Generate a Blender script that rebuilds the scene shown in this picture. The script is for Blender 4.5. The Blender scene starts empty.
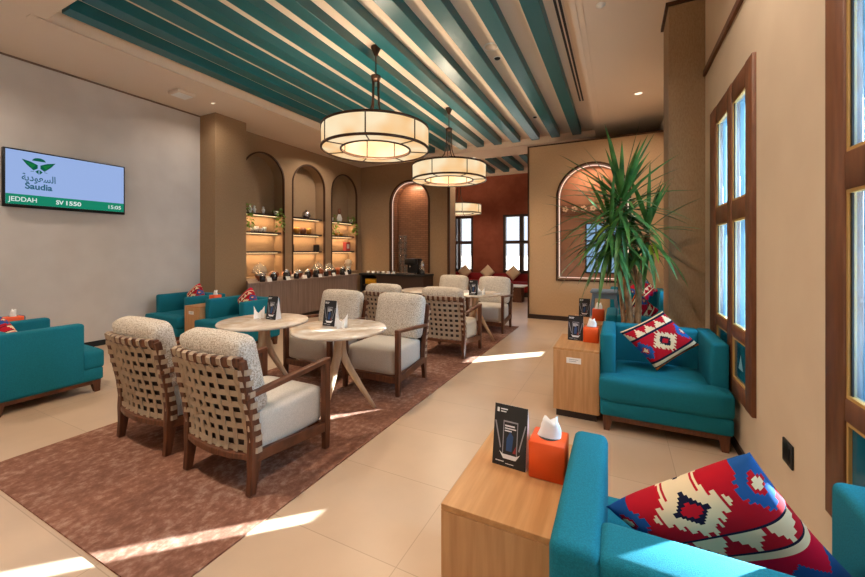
import bpy, bmesh, math, random
from mathutils import Vector, Matrix
random.seed(7)
SC = bpy.context.scene
COL = SC.collection
R = math.radians

# ------------------------------------------------------------------ camera, world, sun, lights, exposure
cam_d = bpy.data.cameras.new('camera'); cam = bpy.data.objects.new('camera', cam_d); COL.objects.link(cam)
cam_d.sensor_width = 36.0; cam_d.lens = 36.0 * 376.1 / 865.0
cam_d.shift_y = -38.0 / 865.0
cam_d.clip_start = 0.02; cam_d.clip_end = 400
cam.location = (0, 0, 1.35); cam.rotation_euler = (R(90), 0, R(26.32))
SC.camera = cam

SC.view_settings.view_transform = 'Standard'; SC.view_settings.look = 'None'
SC.view_settings.gamma = 1.0; SC.view_settings.use_curve_mapping = False
SC.view_settings.exposure = 0.0

world = bpy.data.worlds.new('sky'); SC.world = world; world.use_nodes = True
wn = world.node_tree.nodes; wl = world.node_tree.links
bg = wn['Background']
wtc = wn.new('ShaderNodeTexCoord'); wsep = wn.new('ShaderNodeSeparateXYZ'); wrm = wn.new('ShaderNodeValToRGB')
wl.new(wtc.outputs['Generated'], wsep.inputs[0]); wl.new(wsep.outputs['Z'], wrm.inputs[0])
e = wrm.color_ramp.elements
e[0].position = 0.0; e[0].color = (0.85, 0.90, 0.95, 1)
e[1].position = 0.5; e[1].color = (0.42, 0.66, 1.0, 1)
wl.new(wrm.outputs[0], bg.inputs[0]); bg.inputs[1].default_value = 1.6

sun_d = bpy.data.lights.new('sun', 'SUN'); sun = bpy.data.objects.new('sun', sun_d); COL.objects.link(sun)
sun_d.energy = 100.0; sun_d.angle = R(0.4); sun_d.color = (1.0, 0.95, 0.88)
EL = R(16.5)
sdir = Vector((-0.725 * math.cos(EL), -0.689 * math.cos(EL), -math.sin(EL)))
sun.rotation_euler = sdir.to_track_quat('-Z', 'Y').to_euler(); sun.location = (8, 9, 5)

def area(name, loc, direction, sx, sy, power, color, portal=False, spread=180):
    d = bpy.data.lights.new(name, 'AREA'); d.shape = 'RECTANGLE'; d.size = sx; d.size_y = sy
    d.energy = power; d.color = color; d.spread = R(spread)
    o = bpy.data.objects.new(name, d); COL.objects.link(o); o.location = loc
    o.rotation_euler = Vector(direction).to_track_quat('-Z', 'Z').to_euler()
    if portal: d.cycles.is_portal = True
    return o
WARM = (1.0, 0.85, 0.70)
DAY = (0.56, 0.79, 1.0)
# unseen area light added outside the right wall windows, in place of sky brightness
area('sky_fill_light', (4.6, 2.6, 4.4), (-1, 0, -0.62), 11.0, 2.6, 3100, DAY)

# ------------------------------------------------------------------ materials
def lin(c):
    return tuple((x / 12.92 if x <= 0.04045 else ((x + 0.055) / 1.055) ** 2.4) for x in c)
def rgb(r, g, b): return lin((r / 255, g / 255, b / 255))
def new_mat(name):
    m = bpy.data.materials.new(name); m.use_nodes = True
    return m, m.node_tree.nodes, m.node_tree.links, m.node_tree.nodes['Principled BSDF']
def plain(name, c, rough=0.6, metal=0.0, spec=0.5, coat=0.0):
    m, n, l, p = new_mat(name)
    p.inputs['Base Color'].default_value = (*c, 1); p.inputs['Roughness'].default_value = rough
    p.inputs['Metallic'].default_value = metal; p.inputs['Specular IOR Level'].default_value = spec
    p.inputs['Coat Weight'].default_value = coat
    return m
def noisy(name, c1, c2, scale=20, rough=0.7, stretch=(1, 1, 1), detail=3, bump=0.0, bscale=None, lo=0.35, hi=0.65, spec=0.4):
    m, n, l, p = new_mat(name)
    tc = n.new('ShaderNodeTexCoord'); mp = n.new('ShaderNodeMapping'); mp.inputs['Scale'].default_value = stretch
    nz = n.new('ShaderNodeTexNoise'); nz.inputs['Scale'].default_value = scale; nz.inputs['Detail'].default_value = detail
    rm = n.new('ShaderNodeValToRGB'); rm.color_ramp.elements[0].position = lo; rm.color_ramp.elements[1].position = hi
    rm.color_ramp.elements[0].color = (*c1, 1); rm.color_ramp.elements[1].color = (*c2, 1)
    l.new(tc.outputs['Object'], mp.inputs[0]); l.new(mp.outputs[0], nz.inputs['Vector'])
    l.new(nz.outputs['Fac'], rm.inputs[0]); l.new(rm.outputs[0], p.inputs['Base Color'])
    p.inputs['Roughness'].default_value = rough; p.inputs['Specular IOR Level'].default_value = spec
    if bump:
        b = n.new('ShaderNodeBump'); b.inputs['Strength'].default_value = bump; b.inputs['Distance'].default_value = 0.005
        n2 = n.new('ShaderNodeTexNoise'); n2.inputs['Scale'].default_value = bscale or scale * 4
        l.new(tc.outputs['Object'], n2.inputs['Vector']); l.new(n2.outputs['Fac'], b.inputs['Height']); l.new(b.outputs[0], p.inputs['Normal'])
    return m
def emit(name, c, s=1.0):
    m, n, l, p = new_mat(name)
    p.inputs['Base Color'].default_value = (0, 0, 0, 1); p.inputs['Emission Color'].default_value = (*c, 1)
    p.inputs['Emission Strength'].default_value = s; p.inputs['Specular IOR Level'].default_value = 0.1
    return m

M = {}
M['wall'] = noisy('wall_paint', rgb(204, 196, 190), rgb(210, 203, 197), 3, 0.8)
M['wall_r'] = noisy('wall_paint_beige', rgb(212, 190, 164), rgb(217, 196, 170), 3, 0.8)
M['ceil'] = plain('ceiling_paint', rgb(226, 207, 188), 0.85)
M['paper'] = noisy('fabric_wallpaper', rgb(148, 120, 90), rgb(160, 132, 102), 140, 0.9, (1, 1, 0.3), 4, 0.1, 400)
M['panel'] = noisy('panel_wallpaper', rgb(186, 152, 116), rgb(196, 163, 127), 140, 0.9, (1, 1, 0.2), 4, 0.08, 400)
M['redwall'] = noisy('red_plaster', rgb(138, 70, 50), rgb(152, 82, 60), 4, 0.8)
M['teal'] = noisy('teal_upholstery', rgb(12, 102, 120), rgb(18, 116, 135), 260, 0.85, (1, 1, 1), 2, 0.25, 500, spec=0.25)
M['beam'] = plain('teal_beam_paint', rgb(6, 88, 96), 0.38, spec=0.6)
M['walnut'] = noisy('walnut_wood', rgb(82, 46, 28), rgb(110, 66, 42), 6, 0.45, (12, 1.5, 1.5), 4)
M['walnut_v'] = noisy('walnut_wood_upright', rgb(80, 45, 28), rgb(106, 63, 40), 6, 0.45, (8, 8, 1), 4)
M['winframe'] = noisy('brown_window_wood', rgb(104, 62, 38), rgb(122, 76, 48), 6, 0.5, (6, 6, 1), 3)
M['fin_blue'] = plain('pale_blue_grey_fin', rgb(78, 106, 126), 0.5)  # pale blue put in for the sky glow seen through the panes
M['shadowline'] = plain('cornice_shadow_brown', rgb(128, 104, 86), 0.7)  # brown stands in for the shadow gap under the ceiling
M['bead'] = plain('ochre_bead', rgb(190, 150, 84), 0.5)
M['oak'] = noisy('light_oak', rgb(184, 134, 88), rgb(202, 153, 105), 4, 0.5, (10, 10, 0.8), 4)
M['oak_top'] = noisy('light_oak_top', rgb(182, 128, 78), rgb(202, 148, 96), 4, 0.38, (10, 0.8, 10), 4)
M['ash'] = noisy('pale_ash', rgb(196, 164, 130), rgb(212, 182, 148), 5, 0.5, (6, 6, 1), 3)
M['greywood'] = noisy('grey_brown_veneer', rgb(116, 96, 86), rgb(138, 117, 105), 4, 0.55, (14, 14, 0.5), 4)
M['darkwood'] = plain('dark_wood', rgb(52, 34, 26), 0.5)
M['black'] = plain('black_paint', rgb(20, 20, 22), 0.5)
M['plinth'] = plain('dark_plinth', rgb(46, 32, 26), 0.6)
M['cushion'] = noisy('seat_linen', rgb(188, 180, 168), rgb(204, 196, 184), 160, 0.9, bump=0.2, bscale=400, spec=0.2)
M['tweed'] = noisy('speckled_tweed', rgb(158, 144, 126), rgb(216, 206, 192), 130, 0.95, (1, 1, 1), 5, 0.3, 260, 0.36, 0.60, spec=0.2)
M['strap'] = plain('beige_webbing', rgb(170, 150, 128), 0.8, spec=0.2)
M['bronze'] = plain('dark_bronze', rgb(74, 48, 32), 0.45, 0.5)
M['orange'] = plain('orange_leatherette', rgb(232, 84, 20), 0.5)
M['tissue'] = plain('white_tissue', rgb(244, 242, 240), 0.9)
M['white'] = plain('white_plastic', rgb(236, 232, 226), 0.5)
M['cream'] = plain('cream_fabric', rgb(224, 200, 168), 0.9)
M['redfab'] = plain('red_fabric', rgb(140, 20, 24), 0.85)
M['cardblack'] = plain('card_black', rgb(20, 19, 24), 0.4)
M['cardgrey'] = plain('card_grey', rgb(150, 150, 160), 0.5)
M['cardwhite'] = plain('card_white', rgb(232, 232, 236), 0.5)
M['cardblue'] = plain('card_blue', rgb(30, 70, 120), 0.4)
M['cardred'] = plain('card_red', rgb(150, 40, 44), 0.4)
M['greystool'] = plain('grey_blue_plastic', rgb(92, 108, 122), 0.45)
M['leaf'] = noisy('leaf_green', rgb(36, 76, 34), rgb(84, 130, 60), 8, 0.42, lo=0.3, hi=0.7)
M['leafy'] = plain('yellow_green_leaf', rgb(150, 176, 40), 0.5)
M['bark'] = noisy('tan_bark', rgb(120, 84, 54), rgb(178, 138, 98), 14, 0.8, (3, 3, 1), 4)
M['soil'] = plain('soil', rgb(50, 36, 26), 0.95)
M['pot'] = plain('dark_pot', rgb(60, 56, 54), 0.5)
M['steel'] = plain('steel', rgb(190, 188, 186), 0.22, 0.9)
M['copper'] = plain('copper', rgb(168, 96, 62), 0.3, 0.8)
M['jar'] = plain('dark_glass', rgb(36, 24, 20), 0.15)
M['yellow'] = plain('yellow_pack', rgb(226, 170, 40), 0.5)
M['brownp'] = plain('brown_pack', rgb(120, 70, 40), 0.5)
M['pinkred'] = plain('red_pack', rgb(180, 70, 66), 0.5)
M['gold'] = plain('gold', rgb(176, 128, 60), 0.35, 0.7)
M['led'] = emit('led_strip', (1.0, 0.72, 0.38), 2.5)
M['ledp'] = emit('led_line', (1.0, 0.78, 0.62), 1.3)
M['down'] = emit('downlight_lens', (1.0, 0.85, 0.66), 1.6)
M['black_metal'] = plain('black_metal', rgb(24, 24, 26), 0.4, 0.4)
M['sand'] = noisy('pale_apron', rgb(196, 190, 178), rgb(214, 208, 196), 0.4, 0.95)
M['crimson'] = plain('kilim_crimson', rgb(192, 14, 52), 0.9, spec=0.15)
M['kred'] = plain('kilim_red', rgb(176, 20, 36), 0.9, spec=0.15)
M['kcream'] = plain('kilim_cream', rgb(226, 204, 166), 0.9, spec=0.15)
M['kblue'] = plain('kilim_blue', rgb(34, 84, 146), 0.9, spec=0.15)
M['knavy'] = plain('kilim_navy', rgb(26, 24, 48), 0.9, spec=0.15)
M['korange'] = plain('kilim_orange', rgb(228, 112, 50), 0.9, spec=0.15)
KIL = [M[k] for k in ('kred', 'crimson', 'kcream', 'kblue', 'knavy', 'korange')]

def floor_mat():
    m, n, l, p = new_mat('beige_floor_tile')
    tc = n.new('ShaderNodeTexCoord'); mp = n.new('ShaderNodeMapping'); mp.inputs['Location'].default_value = (0.85, -0.237, 0)
    br = n.new('ShaderNodeTexBrick'); br.offset = 0.0
    br.inputs['Scale'].default_value = 1.0; br.inputs['Mortar Size'].default_value = 0.0022
    br.inputs['Brick Width'].default_value = 1.16; br.inputs['Row Height'].default_value = 0.565
    br.inputs['Color1'].default_value = (*rgb(210, 182, 154), 1); br.inputs['Color2'].default_value = (*rgb(205, 176, 148), 1)
    br.inputs['Mortar'].default_value = (*rgb(182, 155, 128), 1)
    nz = n.new('ShaderNodeTexNoise'); nz.inputs['Scale'].default_value = 2.5; nz.inputs['Detail'].default_value = 6
    mx = n.new('ShaderNodeMixRGB'); mx.blend_type = 'MULTIPLY'; mx.inputs[0].default_value = 0.25
    l.new(tc.outputs['Object'], mp.inputs[0]); l.new(mp.outputs[0], br.inputs['Vector']); l.new(tc.outputs['Object'], nz.inputs['Vector'])
    l.new(br.outputs['Color'], mx.inputs[1]); l.new(nz.outputs['Fac'], mx.inputs[2]); l.new(mx.outputs[0], p.inputs['Base Color'])
    p.inputs['Roughness'].default_value = 0.34; p.inputs['Specular IOR Level'].default_value = 0.45
    return m
M['floor'] = floor_mat()
def rug_mat():
    m, n, l, p = new_mat('worn_terracotta_pile')
    tc = n.new('ShaderNodeTexCoord')
    n1 = n.new('ShaderNodeTexNoise'); n1.inputs['Scale'].default_value = 2.2; n1.inputs['Detail'].default_value = 5
    n2 = n.new('ShaderNodeTexNoise'); n2.inputs['Scale'].default_value = 26; n2.inputs['Detail'].default_value = 6; n2.inputs['Roughness'].default_value = 0.7
    mp = n.new('ShaderNodeMapping'); mp.inputs['Scale'].default_value = (1.0, 0.8, 1)
    l.new(tc.outputs['Object'], n1.inputs['Vector']); l.new(tc.outputs['Object'], mp.inputs[0]); l.new(mp.outputs[0], n2.inputs['Vector'])
    ad = n.new('ShaderNodeMath'); ad.operation = 'MULTIPLY_ADD'; ad.inputs[1].default_value = 0.45
    l.new(n1.outputs['Fac'], ad.inputs[0]); l.new(n2.outputs['Fac'], ad.inputs[2])
    rm = n.new('ShaderNodeValToRGB'); el = rm.color_ramp.elements
    el[0].position = 0.58; el[0].color = (*rgb(118, 80, 64), 1); el[1].position = 0.94; el[1].color = (*rgb(172, 138, 120), 1)
    el2 = rm.color_ramp.elements.new(0.74); el2.color = (*rgb(138, 96, 78), 1)
    l.new(ad.outputs[0], rm.inputs[0]); l.new(rm.outputs[0], p.inputs['Base Color'])
    p.inputs['Roughness'].default_value = 0.95; p.inputs['Specular IOR Level'].default_value = 0.1
    return m
M['rug'] = rug_mat()
def marble_mat():
    m, n, l, p = new_mat('cream_marble')
    tc = n.new('ShaderNodeTexCoord'); nz = n.new('ShaderNodeTexNoise'); nz.inputs['Scale'].default_value = 5; nz.inputs['Detail'].default_value = 8
    nz.inputs['Distortion'].default_value = 1.2
    rm = n.new('ShaderNodeValToRGB'); el = rm.color_ramp.elements
    el[0].position = 0.4; el[0].color = (*rgb(222, 213, 202), 1); el[1].position = 0.62; el[1].color = (*rgb(196, 178, 158), 1)
    l.new(tc.outputs['Object'], nz.inputs['Vector']); l.new(nz.outputs['Fac'], rm.inputs[0]); l.new(rm.outputs[0], p.inputs['Base Color'])
    p.inputs['Roughness'].default_value = 0.2
    return m
M['marble'] = marble_mat()
def glass_mat(name, tint, mixw, white):
    m, n, l, p = new_mat(name); n.remove(p)
    out = n['Material Output']
    tr = n.new('ShaderNodeBsdfTransparent'); tr.inputs[0].default_value = (*tint, 1)
    gl = n.new('ShaderNodeBsdfGlossy'); gl.inputs['Roughness'].default_value = 0.04
    df = n.new('ShaderNodeBsdfTranslucent'); df.inputs[0].default_value = (*white, 1)
    tc = n.new('ShaderNodeTexCoord'); mp = n.new('ShaderNodeMapping'); mp.inputs['Scale'].default_value = (1, 1.6, 0.7)
    nz = n.new('ShaderNodeTexNoise'); nz.inputs['Scale'].default_value = 5; nz.inputs['Detail'].default_value = 5; nz.inputs['Distortion'].default_value = 3.5
    rm = n.new('ShaderNodeValToRGB'); rm.color_ramp.elements[0].position = 0.42; rm.color_ramp.elements[1].position = 0.66
    rm.color_ramp.elements[0].color = (mixw * 0.55, mixw * 0.55, mixw * 0.55, 1); rm.color_ramp.elements[1].color = (mixw, mixw, mixw, 1)
    l.new(tc.outputs['Object'], mp.inputs[0]); l.new(mp.outputs[0], nz.inputs['Vector']); l.new(nz.outputs['Fac'], rm.inputs[0])
    m1 = n.new('ShaderNodeMixShader'); l.new(rm.outputs[0], m1.inputs[0]); l.new(tr.outputs[0], m1.inputs[1]); l.new(df.outputs[0], m1.inputs[2])
    m2 = n.new('ShaderNodeMixShader'); m2.inputs[0].default_value = 0.08
    l.new(m1.outputs[0], m2.inputs[1]); l.new(gl.outputs[0], m2.inputs[2]); l.new(m2.outputs[0], out.inputs[0])
    return m
M['glass'] = glass_mat('patterned_window_glass', (0.60, 0.80, 0.93), 0.24, (0.17, 0.34, 0.47))
M['clearglass'] = glass_mat('clear_window_glass', (0.95, 0.97, 1.0), 0.0, (1, 1, 1))
M['tealpanel'] = noisy('teal_glass_panel', rgb(10, 74, 98), rgb(20, 100, 124), 5, 0.12, spec=0.6)
M['domeglass'] = glass_mat('thin_dome_glass', (0.86, 0.88, 0.88), 0.22, (0.9, 0.9, 0.9))
def shade_mat():
    m, n, l, p = new_mat('lit_fabric_shade')
    tc = n.new('ShaderNodeTexCoord')
    wv = n.new('ShaderNodeTexNoise'); wv.inputs['Scale'].default_value = 3.0; wv.inputs['Detail'].default_value = 1
    rm = n.new('ShaderNodeValToRGB'); el = rm.color_ramp.elements
    el[0].position = 0.35; el[0].color = (*rgb(250, 200, 138), 1); el[1].position = 0.66; el[1].color = (*rgb(255, 234, 194), 1)  # bulb hot spots painted into the emission as random brighter blotches
    l.new(tc.outputs['Object'], wv.inputs['Vector']); l.new(wv.outputs['Fac'], rm.inputs[0])
    p.inputs['Base Color'].default_value = (*rgb(70, 60, 46), 1)
    l.new(rm.outputs[0], p.inputs['Emission Color']); p.inputs['Emission Strength'].default_value = 0.95
    p.inputs['Roughness'].default_value = 0.9
    return m
M['shade'] = shade_mat()
def tile_mat():
    m, n, l, p = new_mat('glazed_brick_lining')
    tc = n.new('ShaderNodeTexCoord'); mp = n.new('ShaderNodeMapping'); mp.inputs['Rotation'].default_value = (R(90), 0, 0)
    br = n.new('ShaderNodeTexBrick'); br.inputs['Scale'].default_value = 1.0; br.inputs['Brick Width'].default_value = 0.16; br.inputs['Row Height'].default_value = 0.055
    br.inputs['Mortar Size'].default_value = 0.005
    br.inputs['Color1'].default_value = (*rgb(150, 108, 80), 1); br.inputs['Color2'].default_value = (*rgb(134, 94, 70), 1); br.inputs['Mortar'].default_value = (*rgb(104, 72, 54), 1)
    l.new(tc.outputs['Object'], mp.inputs[0]); l.new(mp.outputs[0], br.inputs['Vector']); l.new(br.outputs['Color'], p.inputs['Base Color'])
    p.inputs['Roughness'].default_value = 0.3
    return m
M['tile'] = tile_mat()
M['nicheplaster'] = noisy('orange_brown_plaster', rgb(156, 112, 84), rgb(168, 122, 94), 6, 0.7)

# ------------------------------------------------------------------ mesh helpers
def BM(): return bmesh.new()
def merge(bm, tmp, mat=None):
    if mat is not None: bmesh.ops.transform(tmp, matrix=mat, verts=tmp.verts)
    me = bpy.data.meshes.new('tmp'); tmp.to_mesh(me); tmp.free(); bm.from_mesh(me); bpy.data.meshes.remove(me)
def box(bm, x0, x1, y0, y1, z0, z1, r=0.0, seg=2, mi=0, mat=None):
    t = bmesh.new(); bmesh.ops.create_cube(t, size=1.0)
    bmesh.ops.transform(t, matrix=Matrix.Translation(((x0 + x1) / 2, (y0 + y1) / 2, (z0 + z1) / 2)) @ Matrix.Diagonal((abs(x1 - x0), abs(y1 - y0), abs(z1 - z0), 1)), verts=t.verts)
    if r > 0: bmesh.ops.bevel(t, geom=t.edges[:], offset=r, segments=seg, profile=0.5, affect='EDGES')
    for f in t.faces: f.material_index = mi; f.smooth = r > 0
    merge(bm, t, mat); return bm
def cushion(bm, x0, x1, y0, y1, z0, z1, r=0.05, puff=0.02, n=8, mat=None):
    """a soft block: subdivided box, rounded edges, faces bulged outward"""
    t = bmesh.new(); bmesh.ops.create_cube(t, size=2.0)
    bmesh.ops.subdivide_edges(t, edges=t.edges[:], cuts=n, use_grid_fill=True)
    h = Vector(((x1 - x0) / 2, (y1 - y0) / 2, (z1 - z0) / 2)); c = Vector(((x0 + x1) / 2, (y0 + y1) / 2, (z0 + z1) / 2))
    for v in t.verts:
        q = Vector([v.co[i] * h[i] for i in range(3)])
        inn = Vector([max(-(h[i] - r), min(h[i] - r, q[i])) for i in range(3)])
        d = q - inn
        if d.length > 1e-6: q = inn + d.normalized() * min(r, d.length if d.length < r else r)
        b = Vector([math.copysign(max(0, abs(v.co[i]) - 0.86) / 0.14, v.co[i]) * puff * (1 - v.co[(i + 1) % 3] ** 2) * (1 - v.co[(i + 2) % 3] ** 2) for i in range(3)])
        v.co = c + q + b
    for f in t.faces: f.smooth = True
    merge(bm, t, mat); return bm
def cyl(bm, p0, p1, r0, r1=None, n=16, cap=True, mi=0, smooth=True):
    p0 = Vector(p0); p1 = Vector(p1); r1 = r0 if r1 is None else r1
    ax = (p1 - p0).normalized(); q = ax.to_track_quat('Z', 'Y')
    a = []; b = []
    for k in range(n):
        d = q @ Vector((math.cos(2 * math.pi * k / n), math.sin(2 * math.pi * k / n), 0))
        a.append(bm.verts.new(p0 + d * r0)); b.append(bm.verts.new(p1 + d * r1))
    for k in range(n):
        f = bm.faces.new((a[k], a[(k + 1) % n], b[(k + 1) % n], b[k])); f.smooth = smooth; f.material_index = mi
    if cap:
        f = bm.faces.new(a[::-1]); f.material_index = mi; f = bm.faces.new(b); f.material_index = mi
    return bm
def tube(bm, pts, rad, n=10, cap=True):
    pts = [Vector(p) for p in pts]; rings = []
    for i, p in enumerate(pts):
        d = (pts[min(i + 1, len(pts) - 1)] - pts[max(i - 1, 0)]).normalized()
        q = d.to_track_quat('Z', 'Y'); r = rad[i] if isinstance(rad, (list, tuple)) else rad
        rings.append([bm.verts.new(p + q @ Vector((math.cos(2 * math.pi * k / n) * r, math.sin(2 * math.pi * k / n) * r, 0))) for k in range(n)])
    for i in range(len(rings) - 1):
        a, b = rings[i], rings[i + 1]
        best = min(range(n), key=lambda s: (a[0].co - b[s].co).length)
        b = b[best:] + b[:best]; rings[i + 1] = b
        for k in range(n):
            f = bm.faces.new((a[k], a[(k + 1) % n], b[(k + 1) % n], b[k])); f.smooth = True
    if cap: bm.faces.new(rings[0][::-1]); bm.faces.new(rings[-1])
    return bm
def lathe(bm, prof, c=(0, 0, 0), n=32, mi=0):
    c = Vector(c); rings = []
    for r, z in prof:
        rings.append([bm.verts.new(c + Vector((max(r, 1e-4) * math.cos(2 * math.pi * k / n), max(r, 1e-4) * math.sin(2 * math.pi * k / n), z))) for k in range(n)])
    for a, b in zip(rings, rings[1:]):
        for k in range(n):
            f = bm.faces.new((a[k], a[(k + 1) % n], b[(k + 1) % n], b[k])); f.smooth = True; f.material_index = mi
    return bm
def sweep(bm, pts, w, d, up=(1, 0, 0)):
    """rectangular section (w along `up`, d across) swept along points; w, d may be lists"""
    up = Vector(up); pts = [Vector(p) for p in pts]; rings = []
    for i, p in enumerate(pts):
        t = (pts[min(i + 1, len(pts) - 1)] - pts[max(i - 1, 0)]).normalized(); s = t.cross(up).normalized()
        ww = w[i] if isinstance(w, (list, tuple)) else w; dd = d[i] if isinstance(d, (list, tuple)) else d
        rings.append([bm.verts.new(p + up * a * ww / 2 + s * b * dd / 2) for a, b in ((-1, -1), (1, -1), (1, 1), (-1, 1))])
    for a, b in zip(rings, rings[1:]):
        for k in range(4): bm.faces.new((a[k], a[(k + 1) % 4], b[(k + 1) % 4], b[k]))
    bm.faces.new(rings[0][::-1]); bm.faces.new(rings[-1])
    return bm
def poly(bm, pts, th=None, mi=0):
    """planar polygon; th: thickness vector"""
    vs = [bm.verts.new(p) for p in pts]; f = bm.faces.new(vs); f.material_index = mi
    if th is not None:
        r = bmesh.ops.extrude_face_region(bm, geom=[f]); bmesh.ops.translate(bm, vec=th, verts=[x for x in r['geom'] if isinstance(x, bmesh.types.BMVert)])
        for g in bm.faces: g.material_index = mi if g.material_index == 0 else g.material_index
    return bm
def clampz(bm):
    for v in bm.verts: v.co.z = max(v.co.z, 0.0)
    return bm
def obj(name, bm, mat, parent=None, label=None, kind=None, bevel=0, sub=0):
    bmesh.ops.recalc_face_normals(bm, faces=bm.faces[:])
    me = bpy.data.meshes.new(name); bm.to_mesh(me); bm.free()
    for m in (mat if isinstance(mat, (list, tuple)) else [mat]): me.materials.append(m)
    o = bpy.data.objects.new(name, me); COL.objects.link(o)
    if parent is not None: o.parent = parent
    if label: o['label'] = label
    if kind: o['kind'] = kind
    if bevel:
        b = o.modifiers.new('bevel', 'BEVEL'); b.width = bevel; b.segments = 2; b.limit_method = 'ANGLE'; b.angle_limit = R(40)
    if sub:
        s = o.modifiers.new('sub', 'SUBSURF'); s.levels = sub; s.render_levels = sub
    return o
def tag(o, label, cat, group=None):
    o['label'] = label; o['category'] = cat
    if group: o['group'] = group
    return o
def thing(name, label, cat, loc=(0, 0, 0), rotz=0, group=None):
    o = bpy.data.objects.new(name, None); COL.objects.link(o); o.empty_display_size = 0.1
    o.location = loc; o.rotation_euler = (0, 0, rotz)
    return tag(o, label, cat, group)
def kids(o): return [c for c in COL.objects if c.parent == o]
def dup(root, loc, rotz=None, label=None, group=None):
    r = root.copy(); COL.objects.link(r); r.location = loc
    if rotz is not None: r.rotation_euler = (0, 0, rotz)
    if label: r['label'] = label
    if group: r['group'] = group
    for ch in kids(root):
        c = ch.copy(); COL.objects.link(c); c.parent = r
        for g in kids(ch):
            d = g.copy(); COL.objects.link(d); d.parent = c
    return r
def struct(name, bm, mat, parent=None, bevel=0): return obj(name, bm, mat, parent, kind='structure', bevel=bevel)
def B(*a, **k): return box(BM(), *a, **k)
def arch_pts(c, hw, spring, n=18):
    """half circle from right to left over centre c"""
    return [(c + hw * math.cos(math.pi * k / n), spring + hw * math.sin(math.pi * k / n)) for k in range(n + 1)]

ZC = 3.72; ZT = 3.85
XL, XR = -6.62, 0.72
# ------------------------------------------------------------------ setting: floor, walls, ceiling
struct('floor', B(-8.2, 1.3, -2.8, 12.2, -0.2, 0), M['floor'])
struct('ground', B(-60, 80, 12.0, 130, -1.2, -0.6), M['sand'])
struct('pavement', B(1.3, 80, -40, 12.0, -1.2, -0.6), M['sand'])
# left wall up to the column, then the arched wall as one slab with openings
struct('wall_left', B(XL - 0.6, XL, -2.8, 4.13, 0, ZC + 0.3), M['wall'])
struct('baseboard_left', B(XL, XL + 0.015, -2.5, 4.13, 0, 0.075), M['black'])
struct('trim_1', B(XL, XL + 0.02, -2.5, 4.13, ZC - 0.022, ZC - 0.002), M['shadowline'])  # dark strip drawn as the cornice shadow
struct('wall_back', B(-6.62, 0.72, -2.8, -2.5, 0, ZC + 0.3), M['wall_r'])

def arch_wall(axis, plane, thick, a0, a1, z1, arches, base=0.0):
    """slab with arched openings. axis 'Y': wall in the YZ plane at X=plane (room side), going back -thick; axis 'X': at Y=plane going back +thick"""
    bm = BM()
    def P(a, z, d): return (plane - d, a, z) if axis == 'Y' else (a, plane + d, z)
    def quad(*p):
        bm.faces.new([bm.verts.new(q) for q in p])
    def col(x0, x1, zb, zt, d):
        quad(P(x0, zb, d), P(x1, zb, d), P(x1, zt, d), P(x0, zt, d))
    for d in (0, thick):
        x = a0
        for (c, hw, sp, bot) in arches:
            col(x, c - hw, base, z1, d)
            if bot > base: col(c - hw, c + hw, base, bot, d)
            pts = arch_pts(c, hw, sp)
            for (xa, za), (xb, zb) in zip(pts, pts[1:]): quad(P(xa, za, d), P(xb, zb, d), P(xb, z1, d), P(xa, z1, d))
            x = c + hw
        col(x, a1, base, z1, d)
    for (c, hw, sp, bot) in arches:
        pts = [(c + hw, bot)] + arch_pts(c, hw, sp) + [(c - hw, bot)]
        for (xa, za), (xb, zb) in zip(pts, pts[1:]): quad(P(xa, za, 0), P(xb, zb, 0), P(xb, zb, thick), P(xa, za, thick))
        quad(P(c - hw, bot, 0), P(c + hw, bot, 0), P(c + hw, bot, thick), P(c - hw, bot, thick))
    quad(P(a0, base, 0), P(a0, z1, 0), P(a0, z1, thick), P(a0, base, thick)); quad(P(a1, base, 0), P(a1, z1, 0), P(a1, z1, thick), P(a1, base, thick))
    quad(P(a0, z1, 0), P(a1, z1, 0), P(a1, z1, thick), P(a0, z1, thick))
    bmesh.ops.remove_doubles(bm, verts=bm.verts[:], dist=1e-5)
    return bm
def arch_trim(axis, plane, c, hw, sp, bot, w, proud, depth, closed=False):
    bm = BM()
    pts = [(c + hw, bot)] + arch_pts(c, hw, sp, 28) + [(c - hw, bot)]
    def P(a, z, d): return (plane + d, a, z) if axis == 'Y' else (a, plane - d, z)
    def outer(i):
        a, z = pts[i]
        if z <= sp + 1e-6: return (a + math.copysign(w, a - c), z)
        ang = math.atan2(z - sp, a - c); return (c + (hw + w) * math.cos(ang), sp + (hw + w) * math.sin(ang))
    n = len(pts); rings = []
    for i in range(n):
        a, z = pts[i]; oa, oz = outer(i)
        rings.append([bm.verts.new(P(a, z, -depth)), bm.verts.new(P(a, z, proud)), bm.verts.new(P(oa, oz, proud)), bm.verts.new(P(oa, oz, -0.001))])
    for r0, r1 in zip(rings, rings[1:]):
        for k in range(3): bm.faces.new((r0[k], r0[k + 1], r1[k + 1], r1[k]))
    if closed:
        ya, yb = c - hw - w, c + hw + w
        if axis == 'X': box(bm, ya, yb, plane - proud, plane, bot - w, bot)
    return bm

ARCH_L = [(5.47, 0.515, 2.865, 0.80), (6.75, 0.515, 2.865, 0.80), (8.04, 0.515, 2.865, 0.80)]
struct('wall_arched', arch_wall('Y', XL, 0.30, 4.13, 9.1, ZC + 0.2, ARCH_L), M['paper'])
struct('wall_arched_backing', B(XL - 0.6, XL - 0.30, 4.13, 9.1, 0, ZC + 0.2), M['paper'])
for i, a in enumerate(ARCH_L):
    struct('trim_%d' % (i + 2), arch_trim('Y', XL, a[0], a[1] - 0.012, a[2], a[3], 0.03, 0.012, 0.03), M['bronze'])
struct('column_left', B(XL, -6.20, 4.13, 4.73, 0, ZC), M['paper'])
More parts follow.
